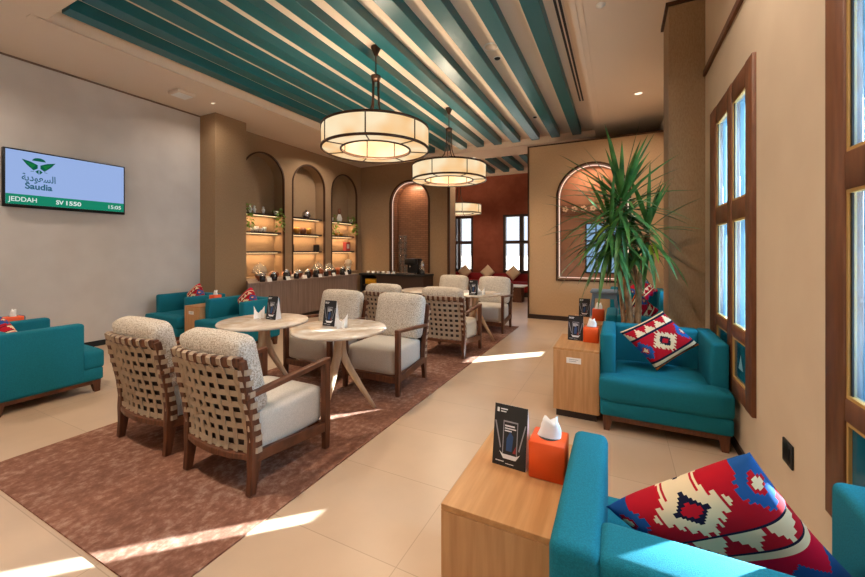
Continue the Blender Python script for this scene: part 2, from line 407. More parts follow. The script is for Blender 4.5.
# back wall with the tall niche
NICHE = [(-5.03, 0.59, 2.62, 0.74)]
struct('wall_far', arch_wall('X', 8.76, 0.36, XL, -3.84, ZC + 0.2, NICHE), M['paper'])
struct('wall_far_backing', B(-5.75, -4.3, 9.12, 9.2, 0, ZC), M['tile'])
struct('trim_5', arch_trim('X', 8.76, -5.03, 0.575, 2.62, 0.76, 0.045, 0.02, 0.05), M['bronze'])
nb = BM()
for (xa, za), (xb, zb) in zip([(-5.03 + 0.58, 0.745)] + arch_pts(-5.03, 0.58, 2.62), arch_pts(-5.03, 0.58, 2.62) + [(-5.03 - 0.58, 0.745)]):
    nb.faces.new([nb.verts.new(p) for p in ((xa, 8.80, za), (xb, 8.80, zb), (xb, 9.12, zb), (xa, 9.12, za))])
struct('niche_lining', nb, M['tile'])
struct('trim_6', B(-3.90, -3.835, 8.735, 8.765, 0, ZC), M['bronze'])
# partition with niche on the right
PN = [(-0.44, 0.62, 2.36, 0.80)]
PY = 7.6
struct('wall_partition', arch_wall('X', PY, 0.34, -1.6, XR, 3.40, PN), M['panel'])
struct('trim_7', arch_trim('X', PY, -0.44, 0.61, 2.36, 0.80, 0.035, 0.02, 0.05, True), M['bronze'])
struct('wall_partition_backing', B(-1.2, 0.4, PY + 0.34, PY + 0.42, 0, 3.40), M['nicheplaster'])
nb = BM()
pp = [(-0.44 + 0.612, 0.805)] + arch_pts(-0.44, 0.612, 2.36) + [(-0.44 - 0.612, 0.805)]
for (xa, za), (xb, zb) in zip(pp, pp[1:] + pp[:1]):
    nb.faces.new([nb.verts.new(p) for p in ((xa, PY + 0.05, za), (xb, PY + 0.05, zb), (xb, PY + 0.34, zb), (xa, PY + 0.34, za))])
struct('partition_niche_lining', nb, M['nicheplaster'])
tb = BM(); box(tb, -1.63, XR, PY - 0.02, PY + 0.36, 3.40, 3.425); box(tb, -1.63, -1.6, PY - 0.02, PY + 0.36, 0, 3.40)
struct('trim_8', tb, M['bronze'])
struct('baseboard_partition', B(-1.6, XR, PY - 0.014, PY, 0, 0.085), M['darkwood'])
# red room beyond the opening
struct('wall_red_left', B(-5.4, -5.1, 9.21, 11.9, 0, ZC + 0.2), M['redwall'])
struct('wall_red_right', B(-0.9, -0.6, 8.03, 11.9, 0, 3.38), M['redwall'])
struct('wall_leak_block', B(-0.6, 1.02, 9.2, 9.4, 0, ZC + 0.2), M['wall_r'])  # unseen wall added to stop a light leak behind the partition
rw = BM()
RY = 11.6
for (x0, x1, z0, z1) in ((-5.1, -4.92, 0, 3.9), (-4.92, -4.26, 0, 0.66), (-4.92, -4.26, 2.47, 3.9), (-4.26, -3.25, 0, 3.9), (-3.25, -2.0, 0, 0.66), (-3.25, -2.0, 2.47, 3.9), (-2.0, -0.9, 0, 3.9)):
    box(rw, x0, x1, RY, RY + 0.25, z0, z1)
struct('wall_red_far', rw, M['redwall'])

# right wall with window openings
WZ0, WZ1 = 0.37, 2.51
WINS = [(-1.2, -0.07), (0.80, 1.93), (2.80, 3.93), (4.76, 5.40), (6.30, 7.08)]
rw = BM(); y = -2.8
for a, b in WINS:
    box(rw, XR, XR + 0.3, y, a, 0, ZC + 0.2); box(rw, XR, XR + 0.3, a, b, 0, WZ0); box(rw, XR, XR + 0.3, a, b, WZ1, ZC + 0.2); y = b
box(rw, XR, XR + 0.3, y, 9.2, 0, ZC + 0.2)
struct('wall_right', rw, M['wall_r'])
struct('trim_9', B(XR - 0.022, XR, -2.5, 4.22, 2.955, 3.005), M['winframe'])
struct('baseboard_right', B(XR - 0.012, XR, -2.5, 4.22, 0, 0.06), M['darkwood'])
cb = BM(); box(cb, 0.43, XR, 4.24, 4.68, 0, ZC)
struct('column_right', cb, M['paper'])
ct = BM(); box(ct, 0.405, XR, 4.215, 4.705, ZC - 0.03, ZC)
struct('trim_10', ct, M['bronze'])

# windows: frame, beads, panes
def window(name, y0, y1, panes, rows, x=XR, motif=True):
    """panes: list of (ya, yb); rows: list of (za, zb, kind)"""
    f = BM(); xi, xo = x - 0.022, x + 0.03; of = BM(); xe = x + 0.235
    ys = [y0] + [v for p in panes for v in p] + [y1]
    for a, b in zip(ys[0::2], ys[1::2]): box(f, xi, xo, a, b, WZ0, WZ1, r=0.004, seg=1); box(of, xo, xe, a, b, WZ0, WZ1)
    zs = [WZ0] + [v for r_ in rows for v in r_[:2]] + [WZ1]
    for (a, b) in panes:
        for za, zb in zip(zs[0::2], zs[1::2]): box(f, xi + 0.003, xo, a, b, za, zb, r=0.004, seg=1); box(of, xo, xe, a, b, za, zb)
    fr = struct(name, f, M['winframe'])
    obj('outer_fins', of, M['fin_blue'], fr)  # deep fins added behind the panes to narrow the sun streaks
    for (a, b) in panes:
        for (za, zb, k) in rows:
            bd = BM(); w = 0.012; g = x - 0.004
            for (p, q, r_, s) in ((a, a + w, za, zb), (b - w, b, za, zb), (a + w, b - w, za, za + w), (a + w, b - w, zb - w, zb)): box(bd, x - 0.014, g + 0.012, p, q, r_, s)
            obj('bead', bd, M['bead'], fr)
            obj('pane' if k == 'glass' else 'lower_panel', (poly(BM(), [(g + 0.004, a, za), (g + 0.004, b, za), (g + 0.004, b, zb), (g + 0.004, a, zb)]) if k == 'glass' else B(g, g + 0.008, a, b, za, zb)), M['glass'] if k == 'glass' else M['tealpanel'], fr)
            if k == 'glass':
                ib = BM(); w = 0.012
                for (p, q, r_, s) in ((a + .013, a + .013 + w, za + .013, zb - .013), (b - .013 - w, b - .013, za + .013, zb - .013)): box(ib, g - 0.005, g, p, q, r_, s)
                obj('gasket', ib, M['black'], fr)
            elif motif:
                mo = BM(); c = (a + b) / 2; zc = (za + zb) / 2
                poly(mo, [(g - 0.002, c - 0.05, zc - 0.05), (g - 0.002, c + 0.05, zc - 0.05), (g - 0.002, c, zc + 0.05)])
                obj('panel_motif', mo, plain('pale_motif', rgb(120, 170, 190), 0.5), fr)
    return fr
ROWS = [(0.48, 0.76, 'panel'), (0.84, 1.56, 'glass'), (1.69, 2.37, 'glass')]
window('window_1', 2.80, 3.93, [(2.93, 3.25), (3.36, 3.72)], ROWS)
window('window_2', 0.80, 1.93, [(0.95, 1.28), (1.39, 1.80)], ROWS)
window('window_3', -1.2, -0.07, [(-1.05, -0.72), (-0.6, -0.2)], ROWS)  # unseen window behind the camera, added to let in more daylight
window('window_4', 4.76, 5.40, [(4.88, 5.28)], ROWS)
window('window_5', 6.30, 7.08, [(6.42, 6.96)], [(0.64, 1.08, 'glass'), (1.22, 2.37, 'panel')], motif=False)  # opaque upper panel and short glass added to cut a stray sun streak
def far_window(name, x0, x1, xs):
    f = BM(); y0, y1 = RY - 0.03, RY + 0.12
    ed = [x0] + [v for p in xs for v in p] + [x1]
    for a, b in zip(ed[0::2], ed[1::2]): box(f, a, b, y0, y1, 0.66, 2.47)
    for a, b in xs:
        for za, zb in ((0.66, 0.74), (1.56, 1.66), (2.40, 2.47)): box(f, a, b, y0, y1, za, zb)
    fr = struct(name, f, M['darkwood'])
    for a, b in xs:
        for za, zb in ((0.74, 1.56), (1.66, 2.40)): obj('pane', B(a, b, RY + 0.04, RY + 0.05, za, zb), M['clearglass'], fr)
far_window('window_6', -4.92, -4.26, [(-4.84, -4.78), (-4.70, -4.32)])
far_window('window_7', -3.25, -2.0, [(-3.18, -2.74), (-2.62, -2.08)])

struct('sun_block', B(-0.9, 3.0, 12.2, 17.0, -0.6, 5.0), M['wall_r'])  # unseen block added to keep the sun off the red room windows
# ceiling: slab ring with a recessed tray, second tray over the red room
TX0, TX1, TY0, TY1 = -5.27, -0.42, 1.70, 8.46
SX0, SX1, SY0, SY1 = -4.9, -1.2, 9.30, 11.35
c = BM()
for (x0, x1, y0, y1) in ((-7.2, TX0, -2.8, 12.0), (TX1, 1.1, -2.8, 12.0), (TX0, TX1, -2.8, TY0), (TX0, TX1, TY1, SY0), (TX0, TX1, SY1, 12.0), (TX0, SX0, SY0, SY1), (SX1, TX1, SY0, SY1)):
    box(c, x0, x1, y0, y1, ZC, ZC + 0.25)
box(c, TX0, TX1, TY0, TY1, ZT, ZT + 0.12); box(c, SX0, SX1, SY0, SY1, ZT, ZT + 0.12)
struct('ceiling', c, M['ceil'])
mt = BM()
for i, (w, z) in enumerate(((0.05, 0.012), (0.11, 0.006))):
    box(mt, TX0 - w, TX1 + w, TY1, TY1 + w, ZC - z, ZC); box(mt, TX0 - w, TX0, TY0 - w, TY1, ZC - z, ZC); box(mt, TX1, TX1 + w, TY0 - w, TY1, ZC - z, ZC)
struct('trim_11', mt, M['ceil'])
NB = 11
ordn = ['first', 'second', 'third', 'fourth', 'fifth', 'sixth', 'seventh', 'eighth', 'ninth', 'tenth', 'eleventh', 'twelfth', 'thirteenth', 'fourteenth', 'fifteenth', 'sixteenth', 'seventeenth', 'eighteenth', 'nineteenth', 'twentieth']
for k in range(NB):
    x = -0.765 - 0.415 * k
    o = obj('ceiling_beam', B(x - 0.085, x + 0.085, TY0 + 0.03, 8.23, ZC + 0.005, ZT), M['beam'], bevel=0.004)
    lab = {0: 'long teal ceiling beam next to the black slot air diffuser', NB - 1: 'long teal ceiling beam nearest the wall with the flight screen'}.get(k, '%s long teal ceiling beam counting from the slot air diffuser' % ordn[k])
    tag(o, lab, 'ceiling beam', 'teal beams across the dining ceiling')
for k in range(7):
    x = -1.72 - 0.44 * k
    o = obj('ceiling_beam', B(x - 0.085, x + 0.085, SY0 + 0.1, SY1 - 0.15, ZC + 0.005, ZT), M['beam'], bevel=0.004)
    tag(o, '%s short teal beam over the red room, counting from the partition' % ordn[k], 'ceiling beam', 'teal beams over the red room')

# ceiling fittings
t = thing('air_diffuser', 'long black slot air diffuser along the right edge of the beamed ceiling', 'air vent', (-0.55, 5.0, ZT))
b = BM(); box(b, -0.05, 0.05, -3.0, 1.75, -0.012, 0); obj('frame', b, M['ceil'], t)
for xx in (-0.022, 0.022): obj('slot', B(xx - 0.013, xx + 0.013, -2.95, 1.7, -0.016, -0.002), M['black'], t)
t = thing('ceiling_speaker', 'square white box fixed under the ceiling near the left wall', 'ceiling box', (-5.87, 3.39, ZC))
obj('housing', B(-0.13, 0.13, -0.13, 0.13, -0.05, 0, r=0.012), M['ceil'], t); obj('grille', B(-0.1, 0.1, -0.1, 0.1, -0.058, -0.045), M['white'], t)
def downlight(x, y, z, label, r=0.055, power=20):
    t = thing('downlight', label, 'downlight', (x, y, z), 0, 'recessed downlights')
    b = BM(); lathe(b, [(r, 0), (r * 1.35, 0), (r * 1.35, -0.008), (r, -0.012), (r, 0)], n=24); obj('bezel', b, M['ceil'], t)
    b = BM(); lathe(b, [(0, -0.004), (r, -0.004)], n=24); obj('lens', b, M['down'], t)
    d = bpy.data.lights.new('downlight_lamp', 'AREA'); d.shape = 'DISK'; d.size = r * 2; d.energy = power; d.color = WARM; d.spread = R(150 if z < 3.8 else 60)
    o = bpy.data.objects.new('downlight_lamp', d); COL.objects.link(o); o.location = (0, 0, -0.02); o.parent = t
downlight(0.27, 6.45, ZC, 'downlight in the plain ceiling strip in front of the plant, far end', power=22)
downlight(0.10, 2.3, ZC, 'added fill downlight above the armchair beside the near window', power=22)  # this lamp and the next three are unseen, added as warm fill
downlight(0.10, 0.2, ZC, 'added fill downlight above the nearest teal armchair', power=24)
downlight(-2.6, 0.6, ZC, 'added fill downlight above the near end of the rug', power=50)
downlight(-5.9, 0.6, ZC, 'added fill downlight above the teal armchairs under the flight screen', power=34)
downlight(-5.84, 3.85, ZC, 'downlight just behind the white ceiling box', 0.03, 8)
downlight(-5.9, 6.75, ZC, 'downlight above the buffet counter', power=28)
downlight(-3.3, 9.05, ZC, 'downlight in the doorway bulkhead before the red room', power=16)
def dome(name, x, y, z, r, label, cat, mat):
    t = thing(name, label, cat, (x, y, z))
    b = BM(); lathe(b, [(r, 0), (r, -0.008), (r * 0.8, -0.018), (r * 0.35, -0.026), (0, -0.028)], n=20); obj('cover', b, mat, t)
    b = BM(); lathe(b, [(r * 1.25, 0), (r * 1.25, -0.006), (r, -0.008)], n=20); obj('base_ring', b, M['white'], t)
dome('smoke_detector', -1.40, 4.45, ZT, 0.075, 'round white smoke detector between teal beams near the slot diffuser', 'smoke detector', M['ceil'])
dome('ceiling_sensor', -1.41, 5.0 - 0.25, ZT, 0.04, 'black ceiling sensor just beyond the round smoke detector', 'sensor', M['black'])
dome('ceiling_sensor', -1.40, 7.15, ZT, 0.04, 'small black ceiling sensor near the far end of the beams', 'sensor', M['black'])
dome('ceiling_sensor', -4.30, 2.78, ZT, 0.05, 'black ceiling sensor between the beams above the near tables', 'sensor', M['black'])
dome('ceiling_sensor', -4.32, 4.95, ZT, 0.04, 'black ceiling sensor between the beams left of the near pendant lamp', 'sensor', M['black'])
dome('sprinkler_head', -0.155, 3.97, ZC, 0.035, 'small white sprinkler in the plain ceiling near the slot diffuser', 'sprinkler', M['white'])

# ------------------------------------------------------------------ rug
tag(obj('area_rug', B(-3.52, -1.58, 0.82, 6.63, 0, 0.008), M['rug']), 'long worn terracotta rug on the tiled floor under the tables', 'rug')

# ------------------------------------------------------------------ flight screen
FD = -6.60
t = thing('wall_screen', 'wide flight information screen on the left wall', 'television', (FD, 2.355, 2.233))
obj('casing', B(0.0, 0.05, -0.618, 0.618, -0.355, 0.355, r=0.006, seg=1), M['black_metal'], t)
scr = obj('screen', B(0.0505, 0.053, -0.595, 0.600, -0.318, 0.338), emit('screen_blue', rgb(158, 184, 236), 0.9), t)
GRN = emit('screen_green', rgb(20, 136, 104), 0.9); DGR = emit('logo_green', rgb(4, 96, 74), 0.8); MGR = emit('logo_leaf', rgb(24, 130, 66), 0.8)
WHT = emit('screen_white', rgb(226, 240, 236), 0.9); TL = emit('logo_letter', rgb(40, 96, 118), 0.9)
obj('flight_band', B(0.0532, 0.0545, -0.595, 0.600, -0.318, -0.195), GRN, scr)
def sp(a, z): return (0.0548, a, z)
lg = BM(); CY_ = 2.05 - 2.355; CZ = 2.40 - 2.233
poly(lg, [sp(CY_ - 0.155, CZ + 0.075), sp(CY_ - 0.075, CZ + 0.055), sp(CY_ - 0.012, CZ + 0.022), sp(CY_ - 0.012, CZ - 0.02), sp(CY_ - 0.05, CZ - 0.05), sp(CY_ - 0.11, CZ + 0.01)])
poly(lg, [sp(CY_ + 0.155, CZ + 0.075), sp(CY_ + 0.11, CZ + 0.01), sp(CY_ + 0.05, CZ - 0.05), sp(CY_ + 0.012, CZ - 0.02), sp(CY_ + 0.012, CZ + 0.022), sp(CY_ + 0.075, CZ + 0.055)])
poly(lg, [sp(CY_ - 0.035, CZ - 0.062), sp(CY_ - 0.004, CZ - 0.035), sp(CY_ - 0.004, CZ - 0.095)])
poly(lg, [sp(CY_ + 0.035, CZ - 0.062), sp(CY_ + 0.004, CZ - 0.095), sp(CY_ + 0.004, CZ - 0.035)])
poly(lg, [sp(CY_ - 0.062 * math.cos(math.pi * k / 10), CZ + 0.07 + 0.042 * math.sin(math.pi * k / 10)) for k in range(11)])
for s in (-1, 1): poly(lg, [sp(CY_ + s * 0.075, CZ - 0.062), sp(CY_ + s * 0.045, CZ - 0.058), sp(CY_ + s * 0.047, CZ - 0.064), sp(CY_ + s * 0.078, CZ - 0.068)])
obj('emblem', lg, DGR, scr)
for s in (-1, 1):
    lf = BM(); poly(lf, [(0.0550, CY_ + s * 0.125, CZ + 0.05), (0.0550, CY_ + s * 0.03, CZ + 0.018), (0.0550, CY_ + s * 0.06, CZ - 0.02)])
    obj('emblem_leaf', lf, MGR, scr)
def text(body, size, y, z, mat, name, parent, align='LEFT', width=None, x=0.0549, bold=0.0):
    cu = bpy.data.curves.new('t', 'FONT'); cu.body = body; cu.size = size; cu.align_x = align; cu.offset = bold
    o = bpy.data.objects.new('t', cu); COL.objects.link(o)
    dg = bpy.context.evaluated_depsgraph_get(); dg.update()
    me = bpy.data.meshes.new_from_object(o.evaluated_get(dg)); bpy.data.objects.remove(o); bpy.data.curves.remove(cu)
    me.name = name
    if width and len(me.vertices):
        xs = [v.co.x for v in me.vertices]; k = width / (max(xs) - min(xs)); x0 = min(xs)
        for v in me.vertices: v.co.x = (v.co.x - x0) * k - (width / 2 if align == 'CENTER' else 0)
    me.transform(Matrix(((0, 0, 1, x), (1, 0, 0, y), (0, 1, 0, z), (0, 0, 0, 1))))
    me.materials.clear(); me.materials.append(mat)
    n = bpy.data.objects.new(name, me); COL.objects.link(n); n.parent = parent
    return n
text('\uFE94\uFEF3\uFEA9\uFEEE\uFECC\uFEB4\uFEDF\uFE8D', 0.12, CY_, CZ - 0.185, TL, 'arabic_lettering', scr, 'CENTER', 0.31, bold=0.002)
text('Saudia', 0.105, CY_, CZ - 0.285, TL, 'latin_lettering', scr, 'CENTER', 0.25, bold=0.003)
text('JEDDAH', 0.08, -0.575, -0.283, WHT, 'destination_lettering', scr, 'LEFT', 0.25, bold=0.001)
text('SV', 0.075, -0.145, -0.283, WHT, 'airline_lettering', scr, 'LEFT', 0.075, bold=0.002)
text('1550', 0.075, -0.045, -0.283, WHT, 'flight_lettering', scr, 'LEFT', 0.155, bold=0.002)
text('15:05', 0.07, 0.49, -0.283, WHT, 'time_lettering', scr, 'CENTER', 0.15, bold=0.001)

# ------------------------------------------------------------------ pendant drum lamps
def make_lamp(label, loc, ztop, group, turn):
    RO, RI, HH = 0.645, 0.42, 0.245
    t = thing('pendant_lamp', label, 'pendant lamp', loc, R(turn), group)
    zt = ztop - loc[2]
    n = 64
    b = BM(); lathe(b, [(RO, 0), (RO, HH)], n=n); obj('outer_shade', b, M['shade'], t)
    b = BM(); lathe(b, [(RI, 0.0), (RI, HH)], n=n); obj('inner_shade', b, M['shade'], t)
    b = BM(); lathe(b, [(RI, 0.0), (RO, 0.0)], n=n); obj('bottom_diffuser', b, M['shade'], t)
    f = BM()
    for r, z in ((RO, 0), (RO, HH), (RI, 0), (RI, HH)):
        lathe(f, [(r - 0.01, z - 0.013), (r + 0.01, z - 0.013), (r + 0.01, z + 0.013), (r - 0.01, z + 0.013), (r - 0.01, z - 0.013)], n=n)
    obj('rim', f, M['bronze'], t)
    for k in range(7):
        a = 2 * math.pi * k / 7; ca, sa = math.cos(a), math.sin(a)
        f = BM(); tube(f, [(ca * r, sa * r, z) for r, z in ((RO + .002, HH), (RO + .002, 0.01), (RO - .005, -.003), (RI + .005, -.003), (RI - .002, 0.01), (RI - .002, HH))], 0.008, 6)
        obj('rib', f, M['bronze'], t)
    for k in range(4):
        a = math.pi / 4 + math.pi / 2 * k; ca, sa = math.cos(a), math.sin(a)
        pr = [(0.045, zt - 0.37), (0.045, zt - 0.55), (0.055, zt - 0.72), (0.09, HH + 0.20), (0.18, HH + 0.09), (0.32, HH + 0.03), (RI, HH + 0.005)]
        b = BM(); tube(b, [(ca * r, sa * r, z) for r, z in pr], 0.009, 8); obj('arm', b, M['bronze'], t)
    b = BM(); lathe(b, [(0, zt - 0.345), (0.03, zt - 0.345), (0.062, zt - 0.36), (0.062, zt - 0.375), (0.05, zt - 0.41), (0, zt - 0.41)], n=20); obj('collar', b, M['bronze'], t)
    b = BM(); cyl(b, (0, 0, zt - 0.36), (0, 0, zt - 0.02), 0.008, n=8); obj('rod', b, M['bronze'], t)
    b = BM(); lathe(b, [(0, zt), (0.06, zt), (0.06, zt - 0.015), (0.02, zt - 0.11), (0, zt - 0.11)], n=20); obj('canopy', b, M['bronze'], t)
    return t
def lamp_light(loc, pw):
    for dz, k in ((0.10, 1.0),):
        d = bpy.data.lights.new('pendant_bulb', 'POINT'); d.energy = pw; d.shadow_soft_size = 0.12; d.color = (1.0, 0.80, 0.58)
        o = bpy.data.objects.new('pendant_bulb', d); COL.objects.link(o); o.location = (loc[0], loc[1], loc[2] + dz)
LAMPS = [((-2.67, 3.83, 2.585), ZT, 'lit cream drum pendant lamp with bronze ribs, over the near tables'),
         ((-2.67, 6.05, 2.585), ZT, 'lit cream drum pendant lamp over the far tables, before the doorway'),
         ((-4.22, 10.3, 2.44), ZT, 'lit drum pendant lamp in the red room, half behind the doorway edge')]
l0 = make_lamp(LAMPS[0][2], LAMPS[0][0], ZT, 'drum pendant lamps', -65)
for loc, zt, lab in LAMPS[1:2]: dup(l0, loc, R(-91), lab)
make_lamp(LAMPS[2][2], LAMPS[2][0], ZT, 'drum pendant lamps', -60)
for (loc, zt, lab), pw in zip(LAMPS, (80, 80, 30)): lamp_light(loc, pw)

# ------------------------------------------------------------------ teal armchairs
def make_armchair(label, loc, rot, w=0.82, group='teal club armchairs', hz=0.70):
    t = thing('club_armchair', label, 'armchair', loc, rot, group)
    h = w / 2; aw = 0.11
    # back + seat base
    obj('seat_base', B(-h + 0.005, h - 0.005, -0.37, 0.365, 0.115, 0.235, r=0.02), M['teal'], t)
    b = BM(); cushion(b, -h + aw - 0.002, h - aw + 0.002, -0.235, 0.21, 0.22, 0.405, 0.03, 0.008)
    cushion(b, -h + 0.002, h - 0.002, 0.195, 0.378, 0.222, 0.404, 0.035, 0.006)
    obj('seat_cushion', b, M['teal'], t)
    obj('backrest', B(-h + aw - 0.01, h - aw + 0.01, -0.375, -0.235, 0.13, hz, r=0.024, seg=3), M['teal'], t)
    for s in (-1, 1):
        x0, x1 = sorted((s * h, s * (h - aw)))
        obj('armrest', B(x0, x1, -0.378, 0.22, 0.12, hz + 0.003, r=0.024, seg=3), M['teal'], t)
    obj('base_rail', B(-h + 0.03, h - 0.03, -0.345, 0.345, 0.08, 0.118), M['walnut'], t)
    for sx in (-1, 1):
        for sy in (-1, 1):
            b = BM(); sweep(b, [(sx * (h - 0.05), sy * 0.325, 0.0), (sx * (h - 0.06), sy * 0.315, 0.118)], [0.04, 0.07], [0.04, 0.07])
            obj('leg', b, M['walnut_v'], t)
    return t
PI = math.pi
a1 = make_armchair('nearest teal armchair, seen from behind, with a kilim cushion on it', (0.2525, 1.245, 0), 0, 0.79)
a0 = make_armchair('teal armchair facing the viewer beside the window, kilim cushion on its seat', (0.279, 3.455, 0), PI)
a3 = make_armchair('teal armchair behind the potted plant, by the fabric column', (0.152, 4.545, 0), 0, 0.54)
dup(a0, (0.28, 7.17, 0), PI, 'teal armchair against the partition, mostly behind the column')
a2 = make_armchair('large teal armchair at the left edge, seen from its outer side', (-4.86, 1.485, 0), 0, hz=0.665)
dup(a2, (-6.035, 1.445, 0), 0, 'teal armchair nearest the left wall, under the flight screen')
dup(a2, (-6.02, 3.54, 0), PI, 'teal armchair in the corner between left wall and column')
dup(a2, (-4.81, 3.54, 0), PI, 'teal armchair left of the near round tables, facing the viewer')

# ------------------------------------------------------------------ box side tables
def make_sidetable(label, loc, rot=0, w=0.345, d=0.56, front=-1):
    t = thing('side_table', label, 'side table', loc, rot, 'box side tables')
    obj('plinth', B(-w / 2 + 0.02, w / 2 - 0.02, -d / 2 + 0.025, d / 2 - 0.025, 0, 0.065), M['plinth'], t)
    obj('body', B(-w / 2, w / 2, -d / 2, d / 2, 0.06, 0.54), M['oak'], t, bevel=0.002)
    obj('top', B(-w / 2, w / 2, -d / 2, d / 2, 0.541, 0.56), M['oak_top'], t, bevel=0.002)
    obj('label_plate', B(-0.07, 0.04, front * d / 2 - 0.003, front * d / 2 + 0.003, 0.445, 0.49), M['white'], t, 'small white label plate')
    lt = BM()
    for k, wd in ((0, 0.07), (1, 0.055)): box(lt, -0.05, -0.05 + wd, front * d / 2 - 0.0036, front * d / 2 - 0.002, 0.474 - 0.014 * k, 0.478 - 0.014 * k)
    obj('label_print', lt, M['cardgrey'], t)
    return t
st = make_sidetable('box side table in light oak left of the nearest teal armchair', (-0.325, 1.345, 0))
kill = [c_ for c_ in kids(st) if c_.name.startswith('label')]
for k_ in kill: bpy.data.objects.remove(k_)
s2 = make_sidetable('box side table in light oak beside the window armchair, white label on its front', (-0.307, 3.48, 0))
dup(st, (-0.307, 4.66, 0), None, 'box side table behind the labelled one, left of the plant')
dup(s2, (-5.41, 3.54, 0), None, 'box side table between the two far left teal armchairs')
dup(st, (-5.445, 1.445, 0), None, 'box side table behind the large left armchair, under the flight screen')

# ------------------------------------------------------------------ woven-back chairs
def make_chair(label, loc, rot):
    t = thing('lounge_chair', label, 'chair', loc, rot, 'walnut lounge chairs with woven backs')
    post = [(0.0, -0.285), (0.10, -0.272), (0.21, -0.262), (0.30, -0.262), (0.42, -0.28), (0.563, -0.312), (0.66, -0.332), (0.757, -0.352)]
    def ypost(z):
        for (za, ya), (zb, yb) in zip(post, post[1:]):
            if z <= zb: return ya + (yb - ya) * (z - za) / (zb - za)
        return post[-1][1]
    def xpost(z): return 0.283 + 0.012 * min(1, z / 0.75)
    for s in (-1, 1):
        b = BM(); sweep(b, [(s * xpost(z), y, z) for z, y in post], [0.038] * 2 + [0.046] * 6, [0.04, 0.05, 0.07, 0.062, 0.05, 0.044, 0.04, 0.036])
        obj('leg', clampz(b), M['walnut_v'], t, bevel=0.004)
        b = BM(); sweep(b, [(s * 0.305, 0.28, 0), (s * 0.305, 0.28, 0.2), (s * 0.305, 0.28, 0.585)], [0.036, 0.042, 0.042], [0.04, 0.05, 0.05])
        obj('leg', b, M['walnut_v'], t, bevel=0.004)
        b = BM(); sweep(b, [(s * 0.298, -0.335, 0.553), (s * 0.304, -0.15, 0.566), (s * 0.306, 0.1, 0.584), (s * 0.305, 0.306, 0.598)], 0.046, 0.03)
        obj('armrest', b, M['walnut'], t, bevel=0.006)
    f = BM()
    for s in (-1, 1): sweep(f, [(s * 0.292, -0.262, 0.205), (s * 0.305, 0.28, 0.15)], 0.032, 0.06)
    box(f, -0.305, 0.305, 0.262, 0.296, 0.115, 0.175)
    sweep(f, [(x_, -0.262 - 0.045 * (1 - (x_ / 0.285) ** 2), 0.205) for x_ in (-0.285, -0.15, 0, 0.15, 0.285)], 0.035, 0.055, up=(0, 0, 1))
    obj('seat_frame', f, M['walnut'], t, bevel=0.004)
    def S(s, z, off=0.0): return Vector((s * xpost(z), ypost(z) - 0.045 * (1 - s * s) * min(1, 0.6 + z) - 0.004 - off, z))
    b = BM(); sweep(b, [S(s_, 0.745, -0.004) for s_ in (-1, -0.6, -0.2, 0.2, 0.6, 1)], 0.05, 0.034, up=(0, 0, 1)); obj('top_rail', b, M['walnut'], t, bevel=0.004)
    w = BM(); th = 0.002
    def ribbon(pts, side, wd):
        rings = []
        for i, (p, nrm) in enumerate(pts):
            sd = side[i] if isinstance(side, list) else side
            rings.append([w.verts.new(p + sd * a * wd / 2 + nrm * b_ * th) for a, b_ in ((-1, -1), (1, -1), (1, 1), (-1, 1))])
        for a, c_ in zip(rings, rings[1:]):
            for k in range(4): w.faces.new((a[k], a[(k + 1) % 4], c_[(k + 1) % 4], c_[k]))
        w.faces.new(rings[0][::-1]); w.faces.new(rings[-1])
    NV, NH = 8, 8
    zs = [0.243 + 0.064 * j for j in range(NH)]; ss = [-0.84 + 1.68 * i / (NV - 1) for i in range(NV)]
    Yn = Vector((0, -1, 0.12)).normalized()
    for i, s in enumerate(ss):
        pts = [(S(s, 0.205, 0.012), Yn)]
        for j, z in enumerate(zs): pts.append((S(s, z, 0.0018 if (i + j) % 2 else -0.0018), Yn))
        pts += [(S(s, 0.735, 0.018), Yn), (S(s, 0.765, 0.018), Yn), (S(s, 0.7745, 0.004), Vector((0, 0, 1))), (S(s, 0.772, -0.02), Vector((0, 0.6, 0.8))), (S(s, 0.73, -0.023), -Yn)]
        ribbon(pts, Vector((1, 0, 0)), 0.034)
    for j, z in enumerate(zs):
        e_ = 1.0 + 0.03 / 0.29
        pts = [(S(-e_, z, -0.02), Vector((-1, 0, 0))), (S(-e_, z, 0.01), Vector((-1, 0, 0))), (S(-1.0, z, 0.026), Yn)]
        for i, s in enumerate(ss): pts.append((S(s, z, -0.0018 if (i + j) % 2 else 0.0018), Yn))
        pts += [(S(1.0, z, 0.026), Yn), (S(e_, z, 0.01), Vector((1, 0, 0))), (S(e_, z, -0.02), Vector((1, 0, 0)))]
        ribbon(pts, Vector((0, 0, 1)), 0.031)
    obj('webbing', w, M['strap'], t)
    p_ = BM(); ns = [-0.92 + 1.84 * i / 8 for i in range(9)]; nz_ = [0.21, 0.35, 0.5, 0.62, 0.735]
    g = [[p_.verts.new(S(a, z, -0.014)) for z in nz_] for a in ns]
    for a in range(8):
        for c_ in range(4): p_.faces.new((g[a][c_], g[a + 1][c_], g[a + 1][c_ + 1], g[a][c_ + 1])).smooth = True
    obj('back_lining', p_, M['darkwood'], t)
    b = BM(); cushion(b, -0.272, 0.272, -0.235, 0.285, 0.175, 0.425, 0.035, 0.014); obj('seat_cushion', b, M['cushion'], t)
    b = BM(); mat = Matrix.Translation((0, -0.205, 0.44)) @ Matrix.Rotation(R(13), 4, 'X')
    cushion(b, -0.276, 0.276, -0.072, 0.072, -0.02, 0.435, 0.05, 0.014, mat=mat); obj('back_cushion', b, M['tweed'], t)
    return t
ch = make_chair('walnut lounge chair seen from behind, the nearest one to the viewer', (-2.09, 1.69, 0.009), 0)
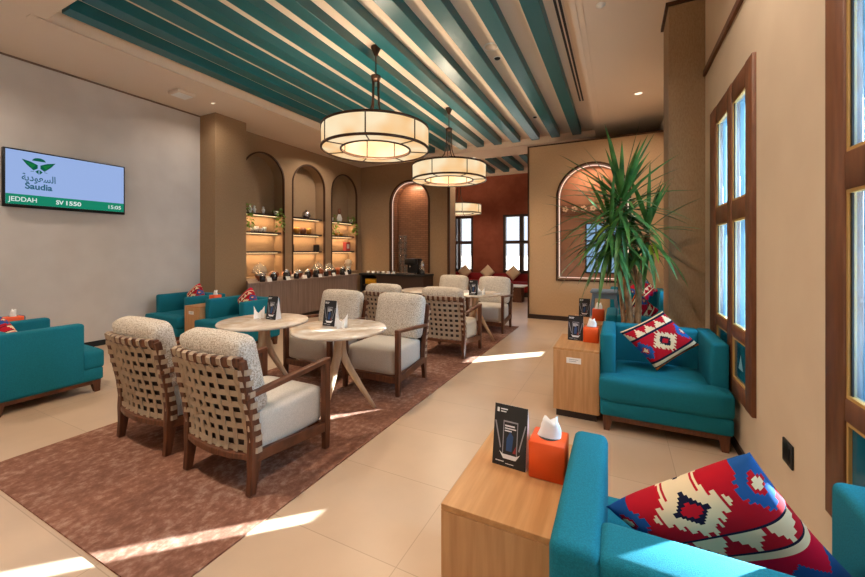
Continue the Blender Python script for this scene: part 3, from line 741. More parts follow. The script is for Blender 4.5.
dup(ch, (-2.935, 1.72, 0.009), 0, 'walnut lounge chair seen from behind, beside the large left armchair')
dup(ch, (-2.12, 3.235, 0.009), PI, 'walnut lounge chair facing the viewer behind the front round table')
dup(ch, (-2.93, 3.235, 0.009), PI, 'walnut lounge chair facing the viewer behind the left round table')
dup(ch, (-2.01, 4.63, 0.009), 0, 'woven back chair at the far table beside the sunlit aisle, back to the viewer')
dup(ch, (-2.95, 4.70, 0.009), 0, 'woven back chair in front of the dark coffee counter, back to the viewer')
dup(ch, (-1.98, 6.22, 0.009), PI, 'lounge chair facing the viewer at the far table, nearest the red room')
dup(ch, (-2.80, 6.30, 0.009), PI, 'lounge chair facing the viewer, far side of the hidden rear table')

# ------------------------------------------------------------------ round tables
def make_table(label, loc, rot=0):
    t = thing('round_table', label, 'table', loc, rot, 'round marble tables')
    b = BM(); lathe(b, [(0, 0.672), (0.375, 0.672), (0.388, 0.678), (0.392, 0.686), (0.388, 0.696), (0.38, 0.70), (0, 0.70)], n=64); obj('tabletop', b, M['marble'], t)
    for k in range(3):
        a = 2 * math.pi * k / 3; ca, sa = math.cos(a), math.sin(a)
        pr = [(0.018, 0.67), (0.02, 0.56), (0.03, 0.47), (0.075, 0.37), (0.17, 0.20), (0.29, 0.0)]
        b = BM(); tube(b, [(ca * r, sa * r, z) for r, z in pr], [0.034, 0.034, 0.034, 0.029, 0.024, 0.018], 12); obj('leg', clampz(b), M['ash'], t)
    b = BM(); lathe(b, [(0, 0.655), (0.12, 0.655), (0.12, 0.671), (0, 0.671)], n=24); obj('mounting_plate', b, M['ash'], t)
    return t
tt = make_table('round marble table at the front, before the aisle side chairs', (-2.09, 2.47, 0.009), R(42))
dup(tt, (-2.93, 2.42, 0.009), R(68), 'round marble table on the left, before the far left armchairs')
dup(tt, (-1.95, 5.40, 0.009), R(2), 'round marble table at the far end of the rug, nearest the red room')
dup(tt, (-2.85, 5.48, 0.009), R(60), 'round marble table mostly hidden behind the rear woven chairs')

# ------------------------------------------------------------------ table cards, tissue boxes, napkins
def make_card(label, loc, rot, w=0.125, h=0.215, group='black table cards'):
    """tent card: front leaf faces -Y local, slight lean"""
    t = thing('table_card', label, 'table card', loc, rot, group)
    a = R(9); dy = math.sin(a) * h; zz = math.cos(a) * h
    def leaf_(s):
        b = BM(); y0 = s * (dy + 0.002)
        pts = [(-w / 2, y0, 0), (w / 2, y0, 0), (w / 2, s * 0.001, zz), (-w / 2, s * 0.001, zz)]
        poly(b, pts, (0, -s * 0.0015, 0)); return b
    fr = obj('front_leaf', leaf_(-1), M['cardblack'], t); obj('rear_leaf', leaf_(1), M['cardwhite'], t)
    for e_ in (-1, 1):
        b = BM(); poly(b, [(e_ * (w / 2 - 0.001), -dy, 0), (e_ * (w / 2 - 0.001), dy, 0), (e_ * (w / 2 - 0.001), 0, zz)], (-e_ * 0.001, 0, 0)); obj('side_leaf', b, M['cardwhite'], t)
    obj('foot', B(-w / 2, w / 2, -dy, dy, 0, 0.0015), M['cardwhite'], t)
    def F(u, v, e_=0.0012):  # u -1..1, v 0..1 on the front leaf
        return Vector((u * w / 2, -(dy + 0.002) * (1 - v) - 0.001 * v - e_, v * zz))
    def patch(name, quads, m, e_=0.0012):
        b = BM()
        for q in quads: poly(b, [F(u, v, e_) for u, v in q])
        obj(name, b, m, fr)
    def rect(u0, u1, v0, v1): return [(u0, v0), (u1, v0), (u1, v1), (u0, v1)]
    ph = [rect(-0.42, -0.37, 0.2, 0.74), rect(0.42, 0.47, 0.2, 0.74), rect(-0.42, 0.47, 0.72, 0.745)]
    patch('phone_outline', ph, M['cardgrey'])
    patch('white_arc', [[(-0.6, 0.24), (-0.35, 0.13), (0.4, 0.13), (0.66, 0.24), (0.45, 0.2), (-0.4, 0.2)]], M['cardwhite'])
    patch('picture', [[(-0.2, 0.26), (0.15, 0.26), (0.22, 0.5), (0.02, 0.58), (-0.18, 0.46)]], M['cardblue'])
    patch('picture_accent', [[(0.2, 0.24), (0.4, 0.24), (0.38, 0.36)]], M['cardred'])
    patch('light_ray', [[(-0.95, 0.72), (-0.86, 0.72), (-0.5, 0.3), (-0.56, 0.28)]], M['cardgrey']); patch('light_ray', [[(0.95, 0.72), (0.6, 0.28), (0.54, 0.3), (0.88, 0.72)]], M['cardgrey'])
    patch('print_lines', [rect(-0.84, -0.7, 0.87, 0.94), rect(-0.62, -0.2, 0.915, 0.935), rect(-0.62, -0.28, 0.875, 0.893), rect(-0.32, 0.28, 0.65, 0.675), rect(-0.32, 0.36, 0.61, 0.63), rect(-0.32, 0.1, 0.57, 0.59), rect(-0.8, -0.3, 0.07, 0.085), rect(-0.2, 0.3, 0.05, 0.06)], M['cardwhite'])
    return t
cd = make_card('black table card with a phone picture beside the nearest orange tissue box', (-0.357, 1.385, 0.56), R(-4))
dup(cd, (-0.340, 3.555, 0.56), R(-2), 'black table card on the labelled oak side table by the window armchair')
dup(cd, (-0.365, 4.86, 0.56), R(-2), 'black table card on the side table left of the potted plant')
# on the tables the cards stand edge-on, so both the dark front and pale side show
dup(cd, (-2.90, 2.50, 0.710), R(2), 'black table card on the left round table')
dup(cd, (-2.205, 2.50, 0.710), R(2), 'black table card on the front round table')
dup(cd, (-1.87, 5.12, 0.710), R(8), 'black table card on the far round table nearest the red room')
def make_tissue(label, loc, rot):
    t = thing('tissue_box', label, 'tissue box', loc, rot, 'orange tissue boxes')
    obj('box', B(-0.06, 0.06, -0.06, 0.06, 0, 0.128, r=0.004, seg=1), M['orange'], t)
    b = BM(); lathe(b, [(0, 0.1292), (0.036, 0.1292)], n=20); obj('opening', b, M['black'], t)
    b = BM(); n = 14
    rings = []
    for j in range(6):
        f_ = j / 5; ring = []
        for k in range(n):
            a = 2 * math.pi * k / n; r = 0.034 * (1 - 0.25 * f_) * (1 + 0.28 * math.sin(3 * a + j) * f_)
            ring.append(b.verts.new((r * 1.2 * math.cos(a) * (1 - 0.35 * f_ ** 2) + 0.01 * f_, r * 0.62 * math.sin(a), 0.129 + 0.062 * f_ + 0.012 * math.sin(2 * a + 1) * f_)))
        rings.append(ring)
    for a_, c_ in zip(rings, rings[1:]):
        for k in range(n): b.faces.new((a_[k], a_[(k + 1) % n], c_[(k + 1) % n], c_[k])).smooth = True
    b.faces.new(rings[-1])
    obj('tissue', b, M['tissue'], t)
    return t
tx = make_tissue('orange tissue box on the nearest oak side table', (-0.222, 1.385, 0.56), R(0))
dup(tx, (-0.212, 3.545, 0.56), R(-2), 'orange tissue box on the labelled side table by the window armchair')
dup(tx, (-0.205, 4.66, 0.56), R(-2), 'orange tissue box on the side table left of the potted plant')
dup(tx, (-5.40, 3.60, 0.56), 0, 'orange tissue box between the two far left armchairs')
dup(tx, (-5.46, 1.52, 0.56), R(6), 'orange tissue box at the left edge behind the large teal armchair')
def make_napkin(label, loc, rot):
    t = bpy.data.objects
    b = BM()
    for s in (-1, 1):
        poly(b, [(0, 0.0, 0), (s * 0.045, 0.02, 0), (s * 0.05, 0.012, 0.115), (s * 0.012, 0.0, 0.05)], (0, 0.004, 0))
        poly(b, [(0, 0.0, 0), (s * 0.03, -0.035, 0), (s * 0.034, -0.02, 0.085), (0, 0.0, 0.05)], (0, 0.004, 0))
    o = obj('folded_napkin', b, M['tissue']); o.location = loc; o.rotation_euler = (0, 0, rot)
    return tag(o, label, 'napkin', 'folded napkins')
make_napkin('white folded napkin standing on the front round table', (-2.06, 2.46, 0.710), R(30))
make_napkin('white folded napkin standing on the left round table', (-3.04, 2.45, 0.710), R(30))
make_napkin('white folded napkin standing on the far round table', (-1.77, 5.17, 0.710), R(20))

# ------------------------------------------------------------------ kilim cushions
def kilim(u, w):
    """u 0..1 along the bands, w across them"""
    un = (u - 0.5) * 2
    if w < -0.02: return 2 if w > -0.07 else (4 if w > -0.10 else 5)
    if w < 0.02: return 4
    if w < 0.50:
        du, dw = abs(un) * 1.0, abs(w - 0.26) * 2.35
        q = round((du * 1.15 + dw) * 9) / 9
        saw = 0.09 * (int(abs(un) * 20) % 2)
        if q < 0.12: return 0
        if q < 0.30: return 4 if q > 0.2 else 3
        if q < 0.50 + saw: return 2
        d2 = abs(abs(un) - 0.86) * 1.3 + dw * 0.75
        if d2 < 0.10: return 2
        if d2 < 0.16: return 0
        if d2 < 0.36 + 0.05 * (int(w * 40) % 2): return 3
        return 0
    if w < 0.53: return 4
    if w < 0.70:
        tri = abs(((u * 4.5) % 1) - 0.5) * 2
        tri = round(tri * 4) / 4
        return 2 if (w - 0.53) / 0.17 < tri else 0
    if w < 0.73: return 4
    if w < 0.775: return 2
    tri = abs(((u * 3.5 + 0.25) % 1) - 0.5) * 2
    return 3 if (1 - w) / 0.2 < tri * 0.8 - 0.1 else 1
def make_pillow(label, A, Bp, C, D, wfun, thick=0.10, n=44, bulge_dir=None):
    A, Bp, C, D = (Vector(p) for p in (A, Bp, C, D))
    cen = (A + Bp + C + D) / 4
    nrm = (Bp - A).cross(C - Bp).normalized()
    b = BM(); grids = []
    for side in (1, -1):
        g = []
        for i in range(n + 1):
            row = []
            for j in range(n + 1):
                u, v = i / n, j / n
                p = (A * (1 - u) + Bp * u) * (1 - v) + (D * (1 - u) + C * u) * v
                x, y_ = 2 * u - 1, 2 * v - 1
                pin = 1 - 0.06 * ((1 - x * x) * abs(y_) ** 3 + (1 - y_ * y_) * abs(x) ** 3)
                p = cen + (p - cen) * pin
                hgt = (max(0, (1 - x ** 4)) * max(0, (1 - y_ ** 4))) ** 0.55 * thick
                row.append(b.verts.new(p + nrm * side * hgt))
            g.append(row)
        grids.append(g)
        for i in range(n):
            for j in range(n):
                vs = (g[i][j], g[i + 1][j], g[i + 1][j + 1], g[i][j + 1])
                f = b.faces.new(vs if side > 0 else vs[::-1]); f.smooth = True
                f.material_index = kilim((i + .5) / n, wfun((j + .5) / n))
    bmesh.ops.remove_doubles(b, verts=b.verts[:], dist=0.0004)
    for v in b.verts: v.co -= cen
    o = obj('kilim_cushion', b, KIL); o.location = cen
    return tag(o, label, 'cushion', 'red kilim cushions')
make_pillow('large red kilim cushion on the nearest teal armchair', (-0.034, 1.22, 0.595), (0.300, 1.22, 0.835), (0.545, 1.30, 0.515), (0.20, 1.27, 0.44), lambda t: 0.12 + t * 1.2, 0.075, 60)
make_pillow('red kilim cushion with cream medallion on the window armchair', (0.01, 3.40, 0.69), (0.318, 3.55, 0.86), (0.565, 3.55, 0.615), (0.265, 3.36, 0.425), lambda t: 0.76 - t * 0.9, 0.07)
make_pillow('orange and red kilim cushion on the armchair behind the plant', (0.03, 4.44, 0.66), (0.17, 4.40, 0.945), (0.37, 4.46, 0.74), (0.20, 4.52, 0.45), lambda t: t * 1.1 - 0.12, 0.06)
make_pillow('red kilim cushion on the armchair against the partition', (0.13, 7.25, 0.70), (0.36, 7.30, 0.92), (0.60, 7.25, 0.68), (0.36, 7.15, 0.43), lambda t: t, 0.07)
make_pillow('red kilim cushion on the large left armchair', (-5.09, 1.29, 0.62), (-4.86, 1.22, 0.80), (-4.63, 1.29, 0.60), (-4.86, 1.36, 0.43), lambda t: t, 0.07)
make_pillow('red kilim cushion on the corner armchair beside the left column', (-6.24, 3.69, 0.64), (-6.02, 3.75, 0.83), (-5.80, 3.69, 0.64), (-6.02, 3.63, 0.43), lambda t: 0.95 - t, 0.07)
make_pillow('dark red kilim cushion on the armchair left of the round tables', (-5.01, 3.68, 0.62), (-4.80, 3.75, 0.82), (-4.59, 3.68, 0.64), (-4.80, 3.63, 0.43), lambda t: 1 - t, 0.07)
make_pillow('red kilim cushion on the armchair nearest the left wall', (-6.26, 1.29, 0.62), (-6.03, 1.22, 0.78), (-5.80, 1.29, 0.60), (-6.03, 1.36, 0.43), lambda t: t, 0.07)

# ------------------------------------------------------------------ potted yucca
t = thing('potted_yucca', 'tall potted yucca with spiky green leaves between the window armchairs', 'plant', (0.10, 4.0, 0))
b = BM(); lathe(b, [(0, 0), (0.10, 0), (0.135, 0.30), (0.145, 0.32), (0.13, 0.32), (0.125, 0.28), (0, 0.28)], n=28); obj('pot', b, M['pot'], t)
b = BM(); lathe(b, [(0, 0.285), (0.126, 0.285)], n=20); obj('soil', b, M['soil'], t)
TR = [([(-0.03, 0, 0.28), (0.0, 0.0, 0.7), (-0.03, 0, 1.0), (-0.07, 0, 1.5), (-0.075, 0, 1.85)], 0.034),
      ([(-0.06, 0.02, 0.28), (-0.055, 0.03, 0.7), (-0.085, 0.03, 1.0), (-0.13, 0.03, 1.3), (-0.16, 0.02, 1.55)], 0.024),
      ([(0.05, 0.01, 0.28), (0.06, 0.02, 0.7), (0.075, 0.02, 1.05), (0.10, 0.02, 1.2), (0.145, 0.02, 1.5)], 0.032),
      ([(0.06, 0.02, 0.9), (0.05, 0.04, 1.1), (0.02, 0.06, 1.25), (0.0, 0.07, 1.4)], 0.02)]
for pts, r in TR:
    b = BM(); tube(b, pts, [r * (1 - 0.08 * i) for i in range(len(pts))], 12); obj('trunk', b, M['bark'], t)
def leaf(bm, base, az, el, ln, wd, droop):
    base = Vector(base); d = Vector((math.cos(az) * math.cos(el), math.sin(az) * math.cos(el), math.sin(el)))
    side = d.cross(Vector((0, 0, 1)))
    if side.length < 0.05: side = Vector((math.cos(az + 1.57), math.sin(az + 1.57), 0))
    side.normalize(); n = 7; prev = None; p = base.copy()
    for i in range(n + 1):
        f_ = i / n; w_ = wd * (0.55 + 1.2 * f_ if f_ < 0.35 else 0.97 * (1 - ((f_ - 0.35) / 0.65) ** 1.7)) / 2 + 0.0006
        up = side.cross(d).normalized()
        cur = [bm.verts.new(p - side * w_ + up * w_ * 0.35), bm.verts.new(p), bm.verts.new(p + side * w_ + up * w_ * 0.35)]
        if prev:
            for k in range(2): bm.faces.new((prev[k], prev[k + 1], cur[k + 1], cur[k])).smooth = True
        prev = cur
        d = (d + Vector((0, 0, -droop / n))).normalized(); p = p + d * ln / n
def clear(c_, az, el, ln):
    """false where a leaf would run into the column or the wall"""
    for f_ in (0.5, 0.8, 1.0):
        x = 0.10 + c_[0] + math.cos(az) * math.cos(el) * ln * f_; y_ = 4.0 + c_[1] + math.sin(az) * math.cos(el) * ln * f_
        if x > 0.66 or (x > 0.39 and y_ > 4.19): return False
    return True
rnd = random.Random(11)
for (c_, n, lmin, lmax) in (((-0.075, 0, 1.76), 84, 0.52, 0.76), ((0.145, 0.02, 1.50), 52, 0.42, 0.62), ((-0.17, 0.0, 1.52), 64, 0.52, 0.74), ((0.0, 0.07, 1.40), 16, 0.25, 0.40)):
    b = BM()
    for k in range(n):
        f_ = k / n; el = R(80 - 128 * f_ ** 0.8 + rnd.uniform(-10, 10)); az = k * 2.39996 + rnd.uniform(-0.2, 0.2); ln = rnd.uniform(lmin, lmax)
        if clear(c_, az, el, ln): leaf(b, Vector(c_) + Vector((0, 0, 0.10 - 0.24 * f_)), az, el, ln, rnd.uniform(0.034, 0.048), 0.25 + 0.9 * f_ * rnd.uniform(0.6, 1.3))
    obj('leaf_crown', b, M['leaf'], t)
for (c_, az, el, ln) in (((-0.12, -0.06, 1.62), 3.8, -0.3, 0.3), ((-0.10, -0.07, 1.64), 4.4, -0.2, 0.26), ((0.15, -0.03, 1.40), 5.2, -1.2, 0.28), ((0.17, -0.02, 1.44), 5.6, -1.1, 0.22)):
    b = BM(); leaf(b, c_, az, el, ln, 0.05, 0.8); obj('young_leaf', b, M['leafy'], t, 'yellow green leaf')

# ------------------------------------------------------------------ grey stool by the partition, outlet
t = thing('splayed_stool', 'grey plastic stool with splayed legs near the partition niche', 'stool', (-0.19, 6.2, 0))
obj('seat', B(-0.19, 0.19, -0.17, 0.17, 0.715, 0.76, r=0.02), M['greystool'], t); obj('apron', B(-0.15, 0.15, -0.13, 0.13, 0.64, 0.716), M['greystool'], t)
for sx in (-1, 1):
    for sy in (-1, 1):
        b = BM(); sweep(b, [(sx * 0.22, sy * 0.19, 0), (sx * 0.14, sy * 0.12, 0.72)], 0.04, 0.04); obj('leg', b, M['greystool'], t)
b = BM(); box(b, -0.18, 0.18, -0.012, 0.012, 0.28, 0.31); obj('stretcher', b, M['greystool'], t)
t = thing('wall_socket', 'dark wall socket low on the right wall between the windows', 'socket', (XR, 2.33, 0.395))
obj('plate', B(-0.01, 0, -0.055, 0.055, -0.055, 0.055, r=0.003, seg=1), M['black'], t); obj('socket_face', B(-0.013, -0.009, -0.035, 0.035, -0.035, 0.035), M['black_metal'], t)

# ------------------------------------------------------------------ buffet counter
t = thing('buffet_counter', 'long grey wood buffet counter below the three arched niches', 'counter', (-6.0, 5.8, 0))
fp = [(-0.18, -1.06), (0.35, -1.44), (0.35, 1.54), (-0.612, 1.54), (-0.612, -1.06)]
def prism(pts, z0, z1):
    b = BM(); poly(b, [(x_, y_, z0) for x_, y_ in pts], (0, 0, z1 - z0)); return b
obj('body', prism([(x_ * 1 - (0.02 if x_ > 0 else 0), y_ * 1, ) for x_, y_ in fp], 0.09, 0.745), M['greywood'], t)
obj('plinth', prism([(-0.18, -1.05), (0.27, -1.34), (0.27, 1.50), (-0.6, 1.50), (-0.6, -1.05)], 0, 0.09), M['plinth'], t)
obj('countertop', prism([(-0.18, -1.066), (0.362, -1.455), (0.362, 1.56), (-0.615, 1.56), (-0.615, -1.066)], 0.746, 0.785), M['greywood'], t)
ZB = 0.785
def small(name, label, cat, loc, parts, group=None, rot=0):
    t = thing(name, label, cat, loc, rot, group)
    for pn, bm_, m_ in parts: obj(pn, bm_, m_, t)
    return t
def L(prof, n=16): return lathe(BM(), prof, n=n)
rnd = random.Random(3)
# row of jars and bowls along the counter front
jar_protos = {}
def jar(label, loc, s):
    return small('storage_jar', label, 'jar', loc, [('body', L([(0, 0), (0.055 * s, 0), (0.062 * s, 0.03), (0.06 * s, 0.11 * s), (0.045 * s, 0.125 * s), (0, 0.125 * s)]), M['jar']), ('lid', L([(0.048 * s, 0.125 * s), (0.05 * s, 0.15 * s), (0.02 * s, 0.16 * s), (0.012, 0.175 * s), (0, 0.178 * s)]), M['steel'])], 'dark jars on the buffet')
for k in range(10):
    jar('%s dark glass jar from the near end of the buffet' % ordn[k], (-5.755 - 0.03 * (k % 2), 4.72 + 0.275 * k, ZB), 1.0 + 0.15 * ((k * 7) % 3 - 1))
for k in range(8):
    y = 4.86 + 0.31 * k
    small('serving_bowl', '%s copper serving bowl from the near end of the buffet' % ordn[k], 'bowl', (-5.98, y, ZB),
          [('bowl', L([(0, 0), (0.05, 0), (0.055, 0.02), (0.10, 0.09), (0.105, 0.10), (0.09, 0.095), (0, 0.03)]), M['copper']), ('lid', L([(0.102, 0.10), (0.08, 0.14), (0.03, 0.165), (0, 0.17)]), M['copper'] if k % 3 else M['steel'])], 'copper bowls on the buffet')
for k in range(6):
    y = 4.80 + 0.43 * k
    b = BM(); poly(b, [(0, -0.05, 0), (0, 0.05, 0), (-0.025, 0.05, 0.07), (-0.025, -0.05, 0.07)], (-0.004, 0, 0))
    o = obj('food_label', b, M['white']); o.location = (-5.655, y, ZB)
    tag(o, '%s small white food label along the buffet front edge' % ordn[k], 'food label', 'food labels on the buffet')
for k in range(5):
    y = 5.3 + 0.52 * k
    small('plate_stack', '%s stack of white plates at the back of the buffet' % ordn[k], 'plates', (-6.18, y, ZB), [('plates', L([(0, 0), (0.07, 0), (0.11, 0.02), (0.11, 0.05), (0.07, 0.04), (0, 0.04)]), M['white'])], 'plate stacks on the buffet')
def cake_dome(label, loc, s=1.0):
    return small('cake_dome', label, 'cake dome', loc, [('stand', L([(0, 0), (0.07 * s, 0), (0.02 * s, 0.02), (0.02 * s, 0.10 * s), (0.14 * s, 0.115 * s), (0.14 * s, 0.125 * s), (0, 0.125 * s)]), M['steel']),
        ('cover', L([(0.125 * s, 0.126 * s), (0.125 * s, 0.17 * s), (0.09 * s, 0.24 * s), (0.02 * s, 0.27 * s), (0.012, 0.30 * s), (0, 0.305 * s)]), M['domeglass'])], 'glass domes')
cake_dome('glass cake dome on the buffet below the nearest arch', (-6.32, 5.12, ZB), 1.1)
cake_dome('glass cake dome on the buffet below the middle arch', (-6.32, 6.72, ZB))
cake_dome('glass cake dome on the buffet below the far arch', (-6.32, 7.1, ZB), 0.9)
small('glass_vase', 'clear vase of flowers at the far end of the buffet', 'vase', (-5.88, 7.28, ZB),
      [('vase', L([(0, 0), (0.05, 0), (0.06, 0.05), (0.035, 0.14), (0.06, 0.18), (0.055, 0.18), (0, 0.02)]), M['white']), ('flowers', L([(0.045, 0.17), (0.075, 0.20), (0.07, 0.23), (0.10, 0.25), (0.075, 0.29), (0.08, 0.32), (0.03, 0.35), (0, 0.355)], 7), M['cream'])])

# shelves in the arches: each shelf a thing, led strip part with its own lamp
SHZ = [1.335, 1.745, 2.13]
an = ['nearest', 'middle', 'far']
for ai, (c_, hw, spz, bot) in enumerate(ARCH_L):
    for si, z in enumerate(SHZ):
        sh = thing('wall_shelf', '%s lit shelf in the %s arched niche' % (('lowest', 'middle', 'top')[si], an[ai]), 'shelf', (-6.77, c_, z), 0, 'lit shelves in the arches')
        obj('board', B(-0.145, 0.07, -hw + 0.004, hw - 0.004, -0.035, 0), M['darkwood'], sh)
        obj('light_strip', B(-0.04, -0.02, -hw + 0.02, hw - 0.02, -0.043, -0.035), M['led'], sh)
        d = bpy.data.lights.new('shelf_strip_lamp', 'AREA'); d.shape = 'RECTANGLE'; d.size = 0.04; d.size_y = 0.9; d.energy = 5.5; d.color = (1.0, 0.66, 0.36)
        o = bpy.data.objects.new('shelf_strip_lamp', d); COL.objects.link(o); o.parent = sh; o.location = (-0.03, 0, -0.05)
X0 = -6.79
def pothos(label, loc):
    t = thing('trailing_plant', label, 'plant', loc, 0, 'trailing plants on the shelves')
    obj('pot', L([(0, 0), (0.04, 0), (0.055, 0.08), (0.05, 0.08), (0, 0.07)]), M['white'], t)
    b = BM()
    for k in range(60):
        az = rnd.uniform(0, 6.28); r = rnd.uniform(0.01, 0.09); z = rnd.uniform(-0.34, 0.16)
        px_ = max(0.0, 0.07 + 0.05 * math.cos(az)) if z < 0.02 else r * math.cos(az) + 0.02
        leaf(b, (px_ + (0.06 if z < 0.02 else 0), r * math.sin(az), z), az, rnd.uniform(-0.8, 0.6), rnd.uniform(0.06, 0.10), 0.05, 0.8)
    obj('foliage', b, plain('pothos_leaf', rgb(110, 146, 40), 0.5), t)
ST = SHZ[2]; SM = SHZ[1]; SB = SHZ[0]
pothos('trailing plant on the near side of the nearest arch', (-6.72, 5.08, ST)); pothos('trailing plant on the far side of the nearest arch', (-6.72, 5.86, ST))
pothos('trailing plant on the near side of the far arch', (-6.72, 7.64, ST)); pothos('trailing plant on the far side of the far arch', (-6.72, 8.43, ST))
for k in range(3):
    small('figurine', '%s white figurine on the top shelf of the nearest arch' % ordn[k], 'ornament', (X0, 5.27 + (0, 0.1, 0.32)[k], ST), [('figure', L([(0, 0), (0.03, 0), (0.02, 0.03), (0.036, 0.07), (0.03, 0.10), (0.014, 0.115), (0.024, 0.14), (0, 0.16)]), M['white'])], 'white figurines')
for k in range(4):
    small('white_cup', '%s white cup on the middle shelf of the nearest arch' % ordn[k], 'cup', (X0, 5.32 + 0.1 * k, SM), [('cup', L([(0, 0), (0.03, 0), (0.045, 0.08 + 0.03 * (k % 2)), (0.04, 0.08), (0, 0.02)]), M['white'])], 'white cups')
small('small_bottle', 'small dark bottle on the lowest shelf of the nearest arch', 'bottle', (X0, 5.02, SB), [('bottle', L([(0, 0), (0.03, 0), (0.03, 0.09), (0.012, 0.11), (0.012, 0.13), (0, 0.13)]), M['jar'])])
small('silver_pot', 'round silver pot on the top shelf of the middle arch', 'pot', (X0, 6.82, ST), [('pot', L([(0, 0), (0.06, 0), (0.10, 0.06), (0.09, 0.13), (0.05, 0.16), (0, 0.165)]), M['steel']), ('knob', L([(0, 0.16), (0.02, 0.18), (0.02, 0.2), (0, 0.21)]), M['steel'])])
for k in range(3):
    small('woven_basket', '%s gold wire basket on the middle shelf of the middle arch' % ordn[k], 'basket', (X0, 6.52 + 0.19 * k, SM), [('basket', L([(0, 0), (0.05, 0), (0.08, 0.05), (0.075, 0.12), (0.05, 0.15), (0, 0.14)], 10), M['gold'] if k != 1 else M['brownp'])], 'baskets')
for k in range(2):
    small('dark_pack', 'dark tea caddy on the lowest shelf of the middle arch, %s end' % ('near', 'far')[k], 'caddy', (X0, (6.34, 7.16)[k], SB), [('box', B(-0.05, 0.05, -0.05, 0.05, 0, 0.15), M['black']), ('lid', B(-0.052, 0.052, -0.052, 0.052, 0.15, 0.165), M['brownp'])], 'tea caddies')
small('ornament_vase', 'white vase with a brown top on the top shelf of the far arch', 'vase', (X0, 8.03, ST), [('body', L([(0, 0), (0.05, 0), (0.075, 0.08), (0.05, 0.16), (0.03, 0.2), (0, 0.2)]), M['white']), ('stopper', L([(0.03, 0.2), (0.05, 0.26), (0.045, 0.34), (0, 0.36)]), M['brownp'])])
for k in range(2):
    small('gold_bowl', 'small gold bowl on the middle shelf of the far arch, %s one' % ('near', 'far')[k], 'bowl', (X0, 7.9 + 0.2 * k, SM), [('bowl', L([(0, 0), (0.04, 0), (0.07, 0.07), (0.065, 0.07), (0, 0.02)]), M['gold'])], 'gold bowls')
small('framed_box', 'red and white box on the lowest shelf of the far arch', 'box', (X0, 8.33, SB), [('box', B(-0.05, 0.05, -0.09, 0.09, 0, 0.25), M['pinkred']), ('window', B(0.05, 0.054, -0.05, 0.05, 0.07, 0.19), M['white'])])

# ------------------------------------------------------------------ dark coffee counter before the tall niche
t = thing('coffee_counter', 'dark brown coffee counter in front of the tall arched niche', 'counter', (-5.24, 8.42, 0))
obj('body', B(-0.44, 0.94, -0.25, 0.30, 0, 0.70), M['darkwood'], t)
obj('side_panel', B(-0.96, -0.90, -0.25, 0.30, 0, 0.70), M['black'], t)
obj('shelf', B(-0.90, -0.44, -0.22, 0.30, 0.42, 0.45), M['darkwood'], t); obj('back_panel', B(-0.90, -0.44, 0.27, 0.30, 0.0, 0.70), M['darkwood'], t)
obj('countertop', B(-0.98, 0.96, -0.28, 0.31, 0.701, 0.745), M['black'], t)
small('snack_basket', 'yellow packs in the open shelf of the coffee counter', 'snack pack', (-5.92, 8.34, 0.45), [('pack', B(-0.18, 0.18, -0.09, 0.09, 0, 0.15, r=0.02), M['yellow'])])
t = thing('coffee_machine', 'black coffee machine on the dark counter', 'coffee machine', (-4.72, 8.44, 0.745))
obj('body', B(-0.16, 0.16, -0.06, 0.2, 0, 0.40, r=0.03), M['black_metal'], t); obj('head', B(-0.16, 0.16, -0.2, -0.04, 0.24, 0.40, r=0.03), M['black_metal'], t)
obj('drip_tray', B(-0.14, 0.14, -0.2, -0.06, 0, 0.04), M['steel'], t)
b = BM(); cyl(b, (-0.03, -0.12, 0.17), (-0.03, -0.12, 0.25), 0.025, n=12); obj('spout', b, M['steel'], t)
small('milk_steamer', 'slim steel flask to the right of the coffee machine', 'flask', (-4.45, 8.42, 0.745), [('flask', L([(0, 0), (0.06, 0), (0.065, 0.25), (0.04, 0.33), (0, 0.34)]), M['steel'])])
for k in range(6):
    small('coffee_cup', '%s white cup on the dark coffee counter from its buffet end' % ordn[k], 'cup', (-6.02 + 0.16 * k, 8.28, 0.745), [('cup', L([(0, 0), (0.03, 0), (0.045, 0.06), (0.04, 0.06), (0, 0.01)]), M['white']), ('saucer', L([(0, 0), (0.06, 0.004), (0.065, 0.01), (0, 0.006)]), M['white'])], 'cups on the coffee counter')
# stacked glasses in the niche
for r_ in range(6):
    for cx_ in range(2):
        k = r_ * 2 + cx_
        small('glass_tumbler', '%s glass tumbler up the stack in the tall niche, %s column' % (ordn[r_], ('left', 'right')[cx_]), 'glass', (-5.40 + 0.14 * cx_, 8.93, 0.741 + 0.17 * r_), [('glass', L([(0, 0), (0.045, 0), (0.062, 0.168), (0.056, 0.168), (0, 0.01)]), M['domeglass'])], 'stacked tumblers')
# led lines edging both niches
b = BM(); tube(b, [(xa, 8.83, za) for xa, za in [(-5.03 + 0.565, 0.8)] + arch_pts(-5.03, 0.565, 2.62) + [(-5.03 - 0.565, 0.8)]], 0.006, 6)
tag(obj('light_strip', b, M['ledp']), 'lit strip edging the tall niche behind the coffee counter', 'light strip')
pts = [(-0.44 + 0.595, 0.83)] + arch_pts(-0.44, 0.595, 2.36) + [(-0.44 - 0.595, 0.83), (-0.44 + 0.595, 0.83)]
b = BM(); tube(b, [(xa, PY + 0.08, za) for xa, za in pts], 0.008, 6)
tag(obj('light_strip', b, M['ledp']), 'pink lit strip edging the partition niche behind the plant', 'light strip')
area('niche_lamp', (-5.03, 8.86, 3.12), (0, 0.35, -1), 0.5, 0.05, 8, (1.0, 0.66, 0.44))
area('niche_lamp', (-0.44, PY + 0.12, 2.9), (0, 0.3, -1), 0.6, 0.06, 7, (1.0, 0.66, 0.44))
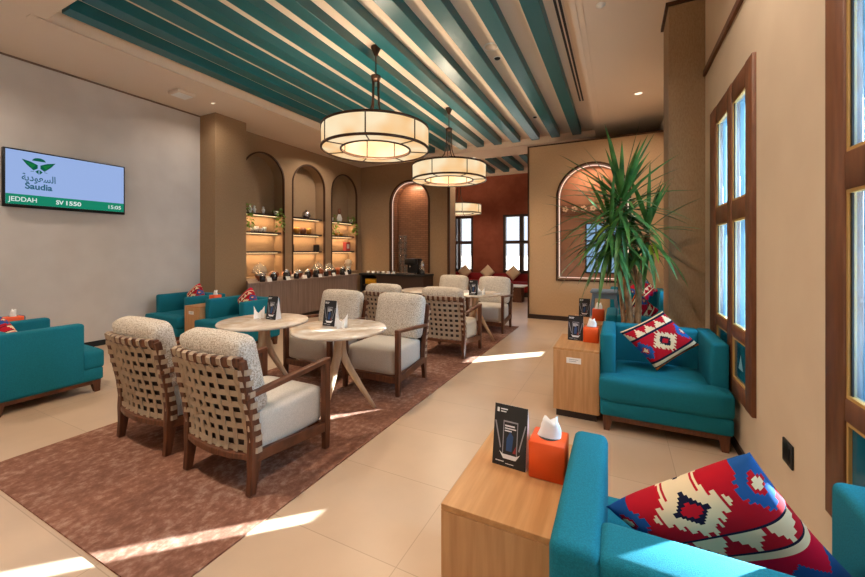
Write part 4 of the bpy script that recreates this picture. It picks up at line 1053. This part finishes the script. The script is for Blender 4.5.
# niche window in the partition
t = thing('niche_lattice', 'bluish leaded glass panel inside the partition niche', 'glass panel', (-0.30, PY + 0.325, 0.92))
b = BM()
for xx in (-0.27, -0.09, 0.09, 0.27): box(b, xx - 0.012, xx + 0.012, -0.02, 0.01, 0, 0.95)
for zz in (0.0, 0.31, 0.62, 0.95): box(b, -0.28, 0.28, -0.02, 0.01, zz - 0.012, zz + 0.012)
obj('lead_frame', b, M['black'], t)
obj('glass', B(-0.27, 0.27, -0.006, 0.004, 0, 0.95), emit('glowing_leaded_glass', rgb(150, 186, 220), 0.8), t)  # emission stands in for daylight behind the panes
t = thing('floral_frieze', 'pale carved floral band across the partition niche', 'carving', (-0.44, PY + 0.30, 2.17))
b = BM(); box(b, -0.58, 0.58, -0.01, 0.03, -0.09, 0.09); obj('band', b, M['tile'], t)
for k in range(7):
    b = BM()
    for j in range(5):
        a = 2 * math.pi * j / 5; cyl(b, (-0.51 + 0.17 * k + 0.035 * math.cos(a), -0.025, 0.035 * math.sin(a)), (-0.51 + 0.17 * k + 0.035 * math.cos(a), -0.008, 0.035 * math.sin(a)), 0.024, n=10)
    obj('flower', b, M['cream'], t)

# ------------------------------------------------------------------ red room furniture
t = thing('red_bench', 'long red upholstered bench along the far red wall', 'bench', (-3.55, 11.2, 0))
obj('seat', B(-1.45, 1.45, -0.35, 0.2, 0.14, 0.42, r=0.03), M['redfab'], t); obj('backrest', B(-1.45, 1.45, 0.2, 0.36, 0.14, 0.64, r=0.03), M['redfab'], t)
obj('base', B(-1.4, 1.4, -0.28, 0.3, 0, 0.14), M['darkwood'], t)
def sq_cushion(label, cx_, cy_, cz_, h):
    b = BM(); n = 12
    for side in (1, -1):
        g = [[b.verts.new((( (i - j) / n) * h, -side * 0.07 * ((1 - (2 * i / n - 1) ** 4) * (1 - (2 * j / n - 1) ** 4)) ** 0.6, ((i + j) / n - 1) * h)) for j in range(n + 1)] for i in range(n + 1)]
        for i in range(n):
            for j in range(n): b.faces.new((g[i][j], g[i + 1][j], g[i + 1][j + 1], g[i][j + 1])).smooth = True
    bmesh.ops.remove_doubles(b, verts=b.verts[:], dist=0.0005)
    o = obj('bench_cushion', b, M['cream']); o.location = (cx_, cy_, cz_); o.rotation_euler = (R(-10), 0, 0)
    tag(o, label, 'cushion', 'cream cushions on the red bench')
sq_cushion('cream cushion on the red bench below the left far window', -4.42, 11.26, 0.675, 0.24)
sq_cushion('cream cushion in the middle of the red bench', -3.66, 11.26, 0.675, 0.24)
sq_cushion('cream cushion on the red bench below the right far window', -2.85, 11.26, 0.675, 0.24)
t = thing('cube_table', 'small brown cube table with white top in the red room', 'side table', (-2.42, 9.9, 0))
obj('body', B(-0.17, 0.17, -0.17, 0.17, 0, 0.40), M['walnut'], t); obj('top', B(-0.26, 0.26, -0.26, 0.26, 0.401, 0.43), M['white'], t)
